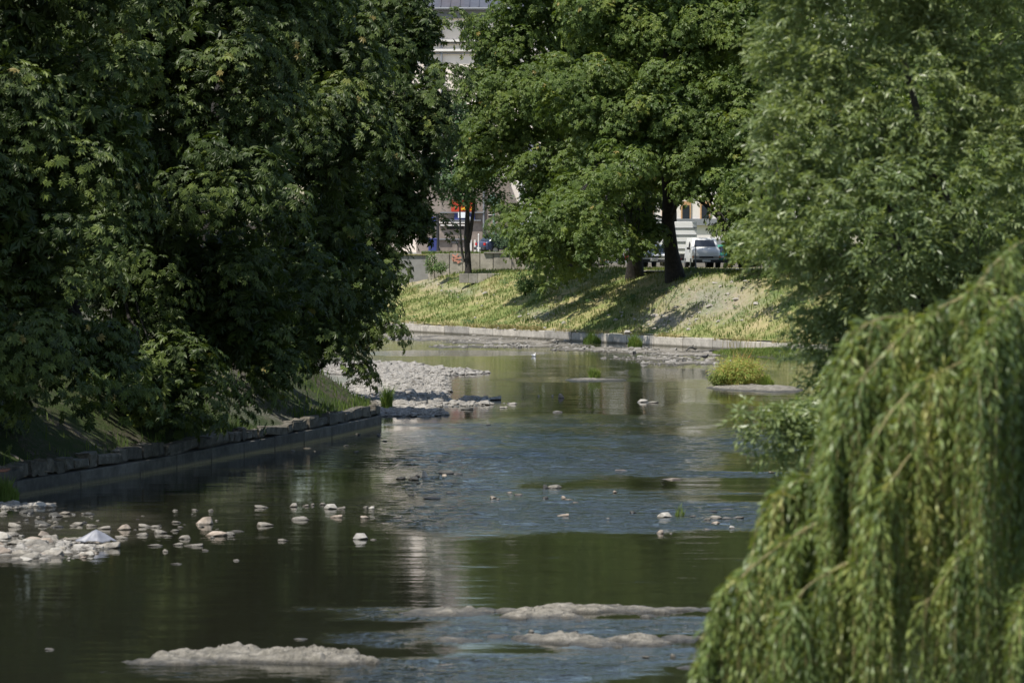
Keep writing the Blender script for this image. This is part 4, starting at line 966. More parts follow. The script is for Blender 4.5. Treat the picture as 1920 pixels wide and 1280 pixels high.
for a in arcs:
    pts = [V3(*q) for q in a]
    # Catmull-Rom resample
    cp_ = []
    for i in range(len(pts) - 1):
        p0_, p1_, p2_, p3_ = pts[max(0, i - 1)], pts[i], pts[i + 1], pts[min(len(pts) - 1, i + 2)]
        for k in range(8):
            t = k / 8; cp_.append(0.5 * ((2 * p1_) + (p2_ - p0_) * t + (2 * p0_ - 5 * p1_ + 4 * p2_ - p3_) * t * t + (3 * p1_ - p0_ - 3 * p2_ + p3_) * t ** 3))
    cp_.append(pts[-1]); n = len(cp_)
    br.append((cp_, [.010 - .008 * i / n for i in range(n)])); L = sum((cp_[i + 1] - cp_[i]).length for i in range(n - 1))
    for _ in range(int(L * 11) + 2):
        f0 = random.random() ** .85 * (n - 1.01); ln_ = random.uniform(.5, 1.0) if random.random() < .35 else random.uniform(1.0, 2.7); tn_ = random.gauss(.45, .2); dr_ = Vector((random.gauss(0, .22), random.gauss(0, .35), 0))
        for _ in range(random.randint(5, 12)):
            f = min(n - 1.01, max(0, f0 + random.gauss(0, .025) * n / L)); i = int(f); q = cp_[i].lerp(cp_[i + 1], f - i)
            starts.append((q, (cp_[min(i + 2, n - 1)] - cp_[max(i - 1, 0)]).normalized(), ln_ * random.uniform(.6, 1.1), tn_ + random.gauss(0, .06), dr_ + Vector((random.gauss(0, .08), random.gauss(0, .1), 0))))
for _ in range(300):   # inner curtain
    px, py = random.uniform(1480, 2050), random.uniform(600, 1150)
    if py < 560 + max(0, (1750 - px)) * 1.25: py = 560 + max(0, (1750 - px)) * 1.25 + random.uniform(0, 200)
    q0, ln_, tn_, dr_ = V3(px, py, random.uniform(.6, 3.0)), random.uniform(.7, 2.2), random.gauss(.4, .15), Vector((random.gauss(0, .2), random.gauss(0, .2), 0))
    for _ in range(3): starts.append((q0 + Vector((random.gauss(0, .05), random.gauss(0, .05), 0)), Vector((random.gauss(0, .5), random.gauss(0, .5), 0)), ln_ * random.uniform(.7, 1.1), tn_, dr_))
for pts in br: link('branch', tubes_mesh('branch', [pts], 7), M['yellow_twig'], ww)
pos = []; al = []; nr = []; sz = []; tn = []; strandpaths = []
for (q, d, L, t0_, side) in starts:
    w_ = q + vb; s_ = F / w_.y; qx = 960 + w_.x * s_; qy = 446 + (CAMZ - w_.z) * s_
    if mnoise.noise(Vector((qx / 42, qy / 230, w_.y * .4))) > .12 and random.random() < .85: continue
    side = side * .55
    if random.random() < .8 and ((abs(qx - 1735) < 42 and 850 < qy < 1280) or (abs(qx - 1880) < 40 and 820 < qy < 1120) or (abs(qx - 1590) < 25 and 960 < qy < 1200)): continue
    v0 = d * random.uniform(.1, .6) + side * 1.6 + Vector((0, 0, random.uniform(0, .55)))
    nl = int(L / .030); x = Vector(q); vel = (v0 + Vector((0, 0, -.2))); pth = [x.copy()]; swirl = random.uniform(0, 6.3)
    wob = Vector((random.gauss(0, .05), random.gauss(0, .05), 0))
    for k in range(nl):
        vel = (vel * .90 + (Vector((0, 0, -1)) + wob * math.sin(k * .11 + swirl)) * .10); x = x + vel.normalized() * .030
        if k % 6 == 0: pth.append(x.copy())
        ph = swirl + k * 2.4; o_ = Vector((math.cos(ph), math.sin(ph), 0)); dv = vel.normalized()
        pos.append(tuple(x)); a_ = dv * .85 + o_ * random.uniform(.15, .75); al.append(tuple(a_)); nr.append((o_.x + random.gauss(0, .5), o_.y + random.gauss(0, .5), .7 + random.gauss(0, .4)))
        sz.append(.12 * random.uniform(.65, 1.15) * (1 - .35 * k / nl)); tn.append(min(1, max(0, t0_ + random.gauss(0, .13))))
    if len(pth) > 2: strandpaths.append((pth, [.0035] * len(pth)))
leaves('hanging_foliage', np.array(pos), np.array(al), np.array(nr), np.array(sz), np.array(tn), BLADE1, M['weeping'], ww)['kind'] = 'stuff'
link('strands', tubes_mesh('strands', strandpaths[::2], 3), M['yellow_twig'], ww)['kind'] = 'stuff'

# ------------------------------------------------------------------ grass and weeds
def blades(name, pts, hmin, hmax, wid, tones, mat, spread=.35, parent=None, origin=None, **k):
    pts = np.array(pts); n = len(pts); h = rng.uniform(hmin, hmax, n)
    if 'cat' in k:
        c_ = pts.mean(0); q_ = np.linalg.norm((pts - c_)[:, :2] / (np.abs(pts - c_).max(0)[:2] + 1e-6), axis=1); h = h * np.clip(1.08 - .6 * q_ ** 2, .3, 1) * (1 + .25 * np.sin(pts[:, 0] * 9 + pts[:, 1] * 5))
    a = rng.uniform(0, 6.283, n); ln = rng.uniform(.05, spread, n) * h
    ca, sa = np.cos(a), np.sin(a); b = rng.uniform(0, 3.14, n); cb, sb = np.cos(b) * wid, np.sin(b) * wid
    V = np.empty((n, 5, 3)); z = np.zeros(n)
    V[:, 0] = pts + np.stack([-cb, -sb, z], 1); V[:, 1] = pts + np.stack([cb, sb, z], 1)
    mid = pts + np.stack([ca * ln * .35, sa * ln * .35, h * .6], 1)
    V[:, 2] = mid + np.stack([cb, sb, z], 1) * .8; V[:, 3] = mid - np.stack([cb, sb, z], 1) * .8
    V[:, 4] = pts + np.stack([ca * ln, sa * ln, h], 1)
    if origin is not None: V -= np.array(origin)
    o = np.arange(n)[:, None] * 5
    T = np.concatenate([o + np.array([[0, 1, 2]]), o + np.array([[0, 2, 3]]), o + np.array([[3, 2, 4]])], 0)
    tone = np.clip(tones if hasattr(tones, '__len__') else rng.normal(tones, .18, n), 0, 1)
    return props(link(name, np_mesh(name, V.reshape(-1, 3), T, tone=np.repeat(tone, 5)), mat, parent), **k)
pts = []; tones = []
while len(pts) < 34000:
    t = random.uniform(-12, 66); w_ = random.uniform(.3, 13) ** 1.0
    x, y = far(t, w_)
    if fbm(x * .7, y * .7, 6) < -.12 and random.random() < .75: continue
    z = far_z(t, w_) - .03; cur_z[0] = z
    if far_patch(x, y) > .3 and random.random() < .7: continue
    pts.append((x, y, z)); tones.append(.46 + .45 * fbm(x * .35, y * .35, 20) + random.gauss(0, .13) - (.15 if w_ < 1.2 else 0))
blades('grass', pts, .08, .30, .022, np.array(tones), M['grass'], kind='stuff')
pos = []; al = []; nr = []; sz = []; tn = []
for _ in range(170):
    t = random.uniform(-10, 62); w_ = random.uniform(.4, 9.5); x, y = far(t, w_); z = far_z(t, w_); r_ = random.uniform(.12, .55); tk = random.gauss(.4, .2)
    for _ in range(int(60 * r_)):
        a, q = random.uniform(0, 6.28), math.sqrt(random.random()); d = Vector((math.cos(a) * q, math.sin(a) * q, 0)); pos.append((x + d.x * r_, y + d.y * r_, z + random.uniform(.02, .45 * r_ + .08) * (1.1 - q)))
        al.append((d.x + random.gauss(0, .4), d.y + random.gauss(0, .4), .5 + random.gauss(0, .4))); nr.append((random.gauss(0, .5), -.4, .8)); sz.append(random.uniform(.1, .24)); tn.append(min(1, max(0, tk + random.gauss(0, .15))))
leaves('bank_weeds', np.array(pos), np.array(al), np.array(nr), np.array(sz), np.array(tn), OVAL, M['weed'])['kind'] = 'stuff'
it = []
for _ in range(170):
    px, py = random.choice([(1330, 560), (1250, 600), (1200, 605), (1010, 590), (1390, 545), (860, 545), (1300, 600)]); px += random.gauss(0, 45); py += random.gauss(0, 16)
    if not 515 < py < 635: continue
    x, y, z = TG(px, py); it.append((x, y, z + .01, min(.3, .05 + .05 * rng.exponential(1.0))))
stone_batch('bank_stones', it, M['gravel'], kind='stuff')
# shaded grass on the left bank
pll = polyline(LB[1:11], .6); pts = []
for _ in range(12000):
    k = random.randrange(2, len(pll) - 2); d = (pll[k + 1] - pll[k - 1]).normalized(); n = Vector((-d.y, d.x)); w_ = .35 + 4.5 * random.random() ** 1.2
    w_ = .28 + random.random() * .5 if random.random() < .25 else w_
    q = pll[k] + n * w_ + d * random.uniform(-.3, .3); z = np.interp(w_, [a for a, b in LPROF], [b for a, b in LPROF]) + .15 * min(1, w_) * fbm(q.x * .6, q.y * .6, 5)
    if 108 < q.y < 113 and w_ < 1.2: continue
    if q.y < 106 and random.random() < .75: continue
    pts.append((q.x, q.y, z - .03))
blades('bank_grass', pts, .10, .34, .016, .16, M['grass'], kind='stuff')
# ledge grass
pts = []
for _ in range(5000):
    a = lms[random.randrange(3)]; t = random.uniform(0, 6.28); r_ = math.sqrt(random.random()) * .98
    x, y = a[0] + a[2] * r_ * math.cos(t), a[1] + a[3] * r_ * math.sin(t); pts.append((x, y, max(0, mound_z(lms, x, y, .04, 1.2, 42)) - .02))
blades('ledge_grass', pts, .08, .22, .02, .38, M['fresh'], kind='stuff')
def tuft(px, py, wpx, hpx, n, label, mat='fresh', tone=.25, depth=None, z=0.0, name='grass_tuft', cat='grass tuft', spread=.55, wid=.014):
    x, y = G(px, py, z); s_ = S(y); pts = []
    for _ in range(n):
        r_ = math.sqrt(random.random()); t = random.uniform(0, 6.28)
        pts.append((x + r_ * math.cos(t) * wpx * .42 / s_, y + .3 + r_ * math.sin(t) * (depth or wpx * .35 / s_), z - .02))
    o = blades(name, pts, hpx / s_ * .45, hpx / s_ * 1.05, wid, tone, M[mat], spread, origin=(x, y, z), label=label, cat=cat); o.location = (x, y, z); return o
tuft(1110, 643, 40, 23, 700, 'bright green grass tuft at the far wall, left of the pair', tone=.15)
tuft(1191, 650, 32, 27, 600, 'bright green grass tuft at the far wall, right of the pair', tone=.12)
tuft(976, 629, 12, 32, 220, 'narrow green grass tuft hanging over the far wall', tone=.1)
tuft(886, 622, 26, 12, 260, 'small green weed beside the grey stone at the far wall', tone=.1)
tuft(1115, 709, 26, 28, 320, 'thin grass tuft growing on the mid-river rock islet', tone=.3, z=.06)
tuft(1388, 719, 104, 62, 900, 'sparse reddish stalks rising out of the bushy clump on the islet', 'reed', .75, z=.1, spread=.6, wid=.010, depth=1.0)
tuft(1352, 719, 30, 32, 600, 'low green grass at the left foot of the tall clump', 'reed', .15, z=.06)
tuft(1436, 722, 40, 22, 500, 'low green grass at the right foot of the tall clump', 'reed', .2, z=.1)
tuft(14, 938, 46, 46, 380, 'green grass tuft by the left edge above the pale stones', tone=.2)
tuft(1275, 968, 24, 24, 60, 'tiny sprig of weed beside the egg-shaped boulder', tone=.3, wid=.006)
tuft(724, 770, 22, 52, 400, 'grass tuft at the corner of the left river wall', tone=.12)
for (a, b_) in ((1010, 40), (930, 60)):
    pass
pts = []
for _ in range(9500):
    t = random.uniform(27, 36) if random.random() < .35 else random.uniform(-10, 60)
    if fbm(t * .45, 3, 3) < -.05: continue
    x, y = far(t, random.uniform(-.05, .5)); pts.append((x, y, .46))
o = blades('dry_grass', pts, .1, .35, .016, .85, M['grass'], .8, kind='stuff')
# pale seed stalks on the shaded ledge
pts = []
for _ in range(90):
    x, y = G(random.uniform(1350, 1450), random.uniform(655, 662)); pts.append((x, y + 1, .2))
blades('seed_stalks', pts, .3, .65, .012, .95, M['grass'], .3, kind='stuff')

def shrub(px, py, Y, rpx, rpz, n, label, mat='weed', z=None, leaf=.16, tmpl=OVAL, name='shrub'):
    c = P(px, py, Y); s_ = S(Y); rx, rz = rpx / s_, rpz / s_
    base = Vector((c.x, Y, c.z - rz)); root = empty(name, base, label=label, cat='shrub')
    d = rsphere(n) * rng.uniform(.35, 1.0, (n, 1)) ** .5; k = 1 + .22 * np.sin(d[:, 0] * 9 + d[:, 1] * 7) + .25 * np.sin(d[:, 0] * 23 + 2) * (d[:, 2] > 0); p_ = d * np.array([rx, rx, rz]) * k[:, None] + np.array([0, 0, rz])
    leaves('foliage', p_, d + rng.normal(size=(n, 3)) * .5 + np.array([0, 0, -.2]), np.array([0, -.3, 1]) + d * .5 + rng.normal(size=(n, 3)) * .4, rng.uniform(.7, 1.2, n) * leaf, np.clip(rng.normal(.45, .2, n), 0, 1), tmpl, M[mat], root)
    link('stem', tubes_mesh('stem', [limb_path((0, 0, -.15), (random.uniform(-.5, .5) * rx, random.uniform(-.5, .5) * rx, rz * 1.4), .03, .008) for _ in range(4)], 6), M['bark'], root)
shrub(1345, 708, 154, 16, 14, 700, 'small green bushy clump at left foot of the big islet clump', 'fresh', leaf=.13, tmpl=BLADE_W)
shrub(1385, 697, 154.5, 46, 25, 3600, 'big bushy yellow-green and reddish clump of weeds on the islet', 'reed', leaf=.15, tmpl=BLADE_W)
shrub(985, 533, 238, 17, 17, 1300, 'round bright green shrub on the far bank beside the tree shadow')
shrub(1012, 528, 239, 14, 9, 500, 'low green shrub right of the round bright shrub')
shrub(945, 440, 266, 30, 24, 2600, 'dull grey-green bush leaning over the dark blue car', 'ash_leaf', leaf=.13)
shrub(826, 500, 258, 12, 10, 500, 'leafy green weed clump at left foot of the retaining wall')
shrub(808, 492, 260, 10, 20, 600, 'climbing green weed left of the retaining wall')
shrub(1300, 507, 229, 9, 7, 250, 'small green weed beside the thick leaning trunk')
shrub(1400, 532, 222, 30, 8, 700, 'low pale green weeds below the wooden stakes')
shrub(1262, 553, 224, 8, 5, 160, 'small shaded weed on the far bank below the leaning trunk')

# ------------------------------------------------------------------ retaining walls, terrace, road, buildings
Y0 = 262.0
rw = empty('retaining_wall', (-1, Y0, 3.6), label='old concrete retaining wall with salmon graffiti behind the forked tree', cat='wall')
edges = [802, 815, 843, 868, 900, 925, 960, 1000, 1022, 1050]
for a, b in zip(edges[:-1], edges[1:]):
    xa, xb = P(a, 480, Y0).x, P(b, 480, Y0).x; zt = 4.93 + random.uniform(-.03, .03) - (.15 if a < 810 else 0)
    MB().box(((xa + xb) / 2 + 1, .3 + random.uniform(-.03, .03), (zt - 2.2) / 2 - 1.4), (xb - xa - .04, .6, zt - 2.2), bevel=.03).build('wall_panel', M['old_concrete'], rw)
MB().box((P(940, 480, Y0).x + 1, .25, 4.98 - 3.6), (2.4, .75, .10), bevel=.02).build('coping', M['old_concrete'], rw)
g_ = MB()
for (px, py, wx, hz, ang_) in ((852, 480, .34, .10, .5), (858, 484, .5, .10, -.2), (855, 489, .5, .09, .1), (861, 491, .30, .09, -.6), (849, 486, .26, .08, 1.2), (857, 478, .2, .08, -.9)):
    q = P(px, py, Y0 - .045); g_.box((q.x + 1, q.y - Y0, q.z - 3.6), (wx, .01, hz), ry=ang_)
g_.build('graffiti', M['spray_paint'], rw)
b_ = MB(); xa, xb = P(1024, 500, 245).x, P(1047, 500, 245).x
pier = empty('stone_pier', ((xa + xb) / 2, 245, 3.4), label='pale broken masonry block showing through leaves left of the dark slope', cat='masonry')
for k in range(14):
    zz = (k // 3) * .27; MB().box(((k % 3 - 1) * .34 + random.uniform(-.04, .04), random.uniform(-.05, .05), zz + .14), (.32, .5, .25), rz=random.uniform(-.1, .1), bevel=.03).build('stone_block', M['old_concrete'], pier)
tg = TG(905, 527)
lw2 = empty('low_wall', (tg[0], tg[1], tg[2]), label='low concrete step wall in the grass below the retaining wall', cat='wall')
for k in range(5):
    xx = (k - 2) * .62; MB().box((xx, 0, .12 + random.uniform(-.015, .015)), (.60, .5, .62), bevel=.02).build('wall_panel', M['old_concrete'], lw2)
te = MB(); te.box((-9.8, 292, 3.35), (26, 58.8, 3.0)); props(te.build('terrace', M['path']), kind='structure')
te = MB(); te.box((-2.5, 262.9, 4.86), (14, .8, .1)); props(te.build('verge', M['bank']), kind='structure')
pts = [(random.uniform(-6.2, 2), random.uniform(262.6, 263.3), 4.9) for _ in range(1500)]
blades('verge_grass', pts, .08, .28, .02, .25, M['grass'], kind='stuff')
# road on top of the far bank, parallel to the river
rd = MB(); rd.box((0, 0, 0), (150, 11, .06))
ro = rd.build('road', M['asphalt']); q = far(-33, 17.5); ro.location = (q[0], q[1], 4.015); ro.rotation_euler = (0, 0, ang); props(ro, kind='structure')
rd = MB(); rd.box((0, 0, 0), (150, 3.0, .05)); ro2 = rd.build('path', M['path']); q = far(-43, 9.2); ro2.location = (q[0], q[1], 4.0); ro2.rotation_euler = (0, 0, ang); props(ro2, kind='structure')

LET = {'I': [((.5, 0), (.5, 1))], 'T': [((0, 1), (1, 1)), ((.5, 0), (.5, 1))], 'O': [((.05, .05), (.05, .95)), ((.95, .05), (.95, .95)), ((0, 0), (1, 0)), ((0, 1), (1, 1))],
       'R': [((0, 0), (0, 1)), ((0, 1), (.9, 1)), ((.9, 1), (.9, .5)), ((.9, .5), (0, .5)), ((.35, .5), (1, 0))], 'N': [((0, 0), (0, 1)), ((0, 1), (1, 0)), ((1, 0), (1, 1))],
       'A': [((0, 0), (.5, 1)), ((.5, 1), (1, 0)), ((.2, .4), (.8, .4))], 'X': [((0, 0), (1, 1)), ((0, 1), (1, 0))]}
def lettering(mb, text, x, z, y, w_, h_, gap, th):
    for ch in text:
        for (a, b) in LET.get(ch, []):
            ax, az, bx, bz = x + a[0] * w_, z + a[1] * h_, x + b[0] * w_, z + b[1] * h_
            L = math.hypot(bx - ax, bz - az); mb.box(((ax + bx) / 2, y, (az + bz) / 2), (L + th * .6, .03, th), ry=-math.atan2(bz - az, bx - ax))
        x += w_ + gap
# dilapidated low building with signs
YB = 284.0
def bx(px): return P(px, 440, YB).x
def bz(py): return P(900, py, YB).z
lb = empty('old_building', (bx(868), YB, 4.85), label='run-down brownish plaster building with sign boards behind the forked tree', cat='building')
ox, oy, oz = lb.location
def bpart(name, px0, px1, py0, py1, mat, y0=-.05, dep=.1, parent=None, **k):
    x0, x1 = bx(px0) - ox, bx(px1) - ox; z0, z1 = bz(py1) - oz, bz(py0) - oz
    return MB().box(((x0 + x1) / 2, y0, (z0 + z1) / 2), (x1 - x0, dep, z1 - z0)).build(name, mat, parent or lb)
MB().box((bx(868) - ox, 4.0, (bz(338) - oz) / 2), (bx(955) - bx(780), 8.0, bz(338) - oz)).build('wall', M['dull_plaster'], lb)
bpart('ledge', 826, 908, 397.5, 399.5, M['grey_trim'], -.14, .3)
bpart('ledge', 840, 902, 412.2, 414.2, M['grey_trim'], -.14, .3)
bpart('ledge', 822, 874, 415.5, 418.5, M['cream_trim'], -.12, .26)
bpart('cornice', 826, 875, 421, 423.5, M['cream_trim'], -.12, .26)
bpart('window', 838, 870, 424, 430, M['dark'], -.03, .08)
bpart('ledge', 820, 878, 447.5, 449.5, M['grey_trim'], -.10, .22)
bpart('door', 848, 858, 455, 473, M['dull_plaster'], -.05, .06)
bpart('door_frame', 846.5, 859.5, 453.5, 455, M['grey_trim'], -.06, .12)
bpart('window', 915.5, 922, 399.5, 406.5, M['dark'], -.03, .08)
bpart('window_bar', 915.3, 922.2, 402.3, 403.6, M['cream_trim'], -.06, .07)
for px in (881.5, 889): bpart('pilaster', px, px + 3.0, 449.7, 474, M['cream_trim'], -.06, .12)
bpart('lower_wall', 892, 910, 461, 474, M['old_concrete'], -.2, .4)
MB().cyl((bx(907) - ox, -.16, bz(474) - oz), (bx(907) - ox, -.16, bz(340) - oz), .07).build('downpipe', M['grey_trim'], lb)
# signs
def sign(px0, px1, py0, py1, mat, label, rows, lmat, name='sign_board'):
    x0, x1 = bx(px0), bx(px1); z0, z1 = bz(py1), bz(py0)
    e = empty(name, ((x0 + x1) / 2, YB - .12, z0), label=label, cat='sign')
    MB().box((0, 0, (z1 - z0) / 2), (x1 - x0, .08, z1 - z0)).build('board', mat, e)
    for (txt, px, pz, wd, ht, gap) in rows:
        mb = MB(); lettering(mb, txt, bx(px) - (x0 + x1) / 2, bz(pz) - z0, -.06, wd / S(YB), ht / S(YB), gap / S(YB), .055); mb.build('lettering', lmat, e)
    return e
sign(846, 890.5, 375, 397, M['sign_red'], 'orange-red sign board with yellow letters on the old building', [('NX', 866, 394, 3.6, 4.4, 1.2), ('A', 883, 394, 4, 4.8, 1), ('I', 879, 383, 2, 5.5, 1)], M['sign_yellow'])
sign(852, 890.5, 399.7, 412, M['sign_blue'], 'blue sign board with white letters below the red one', [('IT', 878.3, 404.8, 3.6, 3.8, 2.2), ('OR', 877.8, 411, 3.6, 3.9, 2.8)], M['sign_white'])
e = empty('banner', (bx(866), YB - .3, bz(411)), label='pale blue and white panel hung left of the blue sign', cat='banner')
MB().box((0, 0, .3), (.55, .05, .42)).build('cloth', M['sign_white'], e)
sign(808, 819, 407, 416, M['sign_blue'], 'small dark blue sign partly behind the left chestnut leaves', [], M['sign_white'])
# tall cream building behind
YC = 303.0
def cx_(px): return P(px, 100, YC).x
def cz_(py): return P(860, py, YC).z
tb = empty('tall_building', (cx_(850), YC, 4.85), label='tall cream rendered building with dark metal roof seen in the gap between trees', cat='building')
ox2, oz2 = tb.location.x, 4.85
ztop = cz_(33) - oz2
def part2(name, px0, px1, py0, py1, mat, y0, dep, parent=None):
    x0, x1 = cx_(px0) - ox2, cx_(px1) - ox2; z0, z1 = cz_(py1) - oz2, cz_(py0) - oz2
    return MB().box(((x0 + x1) / 2, y0, (z0 + z1) / 2), (x1 - x0, dep, z1 - z0)).build(name, mat, parent or tb)
MB().box((cx_(880) - ox2, 6, ztop / 2), (cx_(1040) - cx_(720), 12, ztop)).build('wall', M['cream'], tb)
part2('frieze', 716, 1044, 18.5, 35, M['grey_trim'], -.1, .3)
part2('cornice', 714, 1046, 75, 79, M['cream_trim'], -.22, .45)
part2('cornice', 714, 1046, 81, 82.5, M['grey_trim'], -.12, .25)
part2('cornice', 714, 1046, 92.5, 97, M['cream_trim'], -.18, .36)
part2('cornice', 714, 1046, 100, 101.5, M['grey_trim'], -.12, .25)
rf = MB(); x0, x1 = cx_(710) - ox2, cx_(1050) - ox2; z0 = cz_(18) - oz2
rf.prism([(-.9, z0), (-.9, z0 + .14), (6, z0 + 2.3), (12.9, z0 + .14), (12.9, z0)], x0, x1); rfo = rf.build('roof', M['slate'], tb)
for k in range(19):
    xx = x0 + (x1 - x0) * (k + .5) / 19; mb = MB(); mb.prism([(-.92, z0 + .15), (-.92, z0 + .22), (6, z0 + 2.38), (6, z0 + 2.31)], xx - .03, xx + .03); mb.build('seam', M['slate'], rfo)
MB().cyl((x0, -.98, z0 + .02), (x1, -.98, z0 + .02), .09).build('gutter', M['grey_trim'], tb)
ch = MB().box((cx_(846) - ox2, 3.2, z0 + 2.0), (1.9, .8, 2.6)).build('chimney', M['brick'], tb)
MB().cyl((cx_(828) - ox2, -.2, 0), (cx_(828) - ox2, -.2, z0), .08).build('downpipe', M['grey_trim'], tb)
for px in (760, 803, 857, 900, 946, 990):
    for py in (46, 112, 180, 245, 310, 372):
        if px == 857 and py in (46, 112): continue
        fr = part2('window', px - 9, px + 9, py, py + 34 if py > 46 else py + 22, M['cream_trim'], -.04, .14); 
        pn = part2('pane', px - 7.4, px + 7.4, py + 2, py + 32 if py > 46 else py + 20, M['glass'], -.09, .08, fr)
# pale building behind the right chestnuts
gb = empty('grey_building', (12, 292, 4.1), label='pale grey building with ochre window behind the thick leaning trunk', cat='building')
MB().box((0, 5, 4.4), (26, 10, 8.8)).build('wall', M['cream_trim'], gb)
MB().box((0, -.12, 3.1), (26.1, .3, .5)).build('ledge', M['grey_trim'], gb)
def rb(px, py): q = P(px, py, 292); return q.x - 12, q.z - 4.1
for px in (1180, 1216, 1250, 1286, 1322, 1358):
    x_, z_ = rb(px, 396); f_ = MB().box((x_, -.06, z_), (.75, .14, 1.5)).build('window', M['wood_stake'], gb); MB().box((x_, -.12, z_ - .1), (.55, .06, 1.1)).build('pane', M['glass'], f_)
MB().box((0, -.2, .9), (26, .2, 1.8)).build('plinth', M['grey_trim'], gb)
wb = empty('white_building', (2.3, 288, 4.85), label='white painted house glimpsed between the slim tree and far chestnuts', cat='building')
MB().box((0, 3, 3.2), (3.6, 6, 6.4)).build('wall', M['white_paint'], wb)
MB().box((-.9, -.05, 1.6), (.8, .12, 1.5)).build('window', M['glass'], wb); MB().box((.9, -.05, 1.6), (.8, .12, 1.5)).build('window', M['glass'], wb)
MB().prism([(-.4, 6.4), (3, 8.2), (6.4, 6.4)], -2, 2).build('roof', M['slate'], wb)
aw = empty('awning', (P(925, 380, 280).x, 280, P(925, 384, 280).z), label='pale green awning edge under the slim tree foliage', cat='awning')
MB().box((0, 0, .25), (.9, 1.2, .06), rx=-.5, ry=.5).build('canopy', M['awning_green'], aw)

# poles
def pole(px, py0, py1, Y, r, mat, label, name='pole', cap=True):
    a = P(px, py1, Y); b = P(px, py0, Y); e = empty(name, a, label=label, cat='pole'); h_ = b.z - a.z
    MB().cyl((0, 0, -.1), (0, 0, h_), r, r * .8, 12).build('shaft', mat, e)
    MB().cyl((0, 0, -.1), (0, 0, .12), r * 1.6, r * 1.4, 12).build('base', mat, e)
    MB().sph((0, 0, h_), (r * 1.1, r * 1.1, r * 1.2)).build('cap', mat, e); return e
pole(897.3, 440, 472, 266, .045, M['white_paint'], 'thin white post right of the forked tree')
pole(820.5, 405, 468, 268, .13, M['plastic'], 'dark post left of the old building')
pole(926, 365, 452, 270, .08, M['awning_green'], 'pale green lamp post beside the dull bush')
pole(1304.5, 460, 500, 229, .035, M['grey_trim'], 'thin grey post in front of the white van')
e = empty('waste_bin', P(811, 473, 266), label='blue bin beside the dark post at left of the terrace', cat='bin')
MB().box((0, 0, .42), (.55, .55, .9), taper=1.12, bevel=.04).build('body', M['sign_blue'], e); MB().box((0, 0, .92), (.66, .66, .1), bevel=.03).build('lid', M['sign_blue'], e)

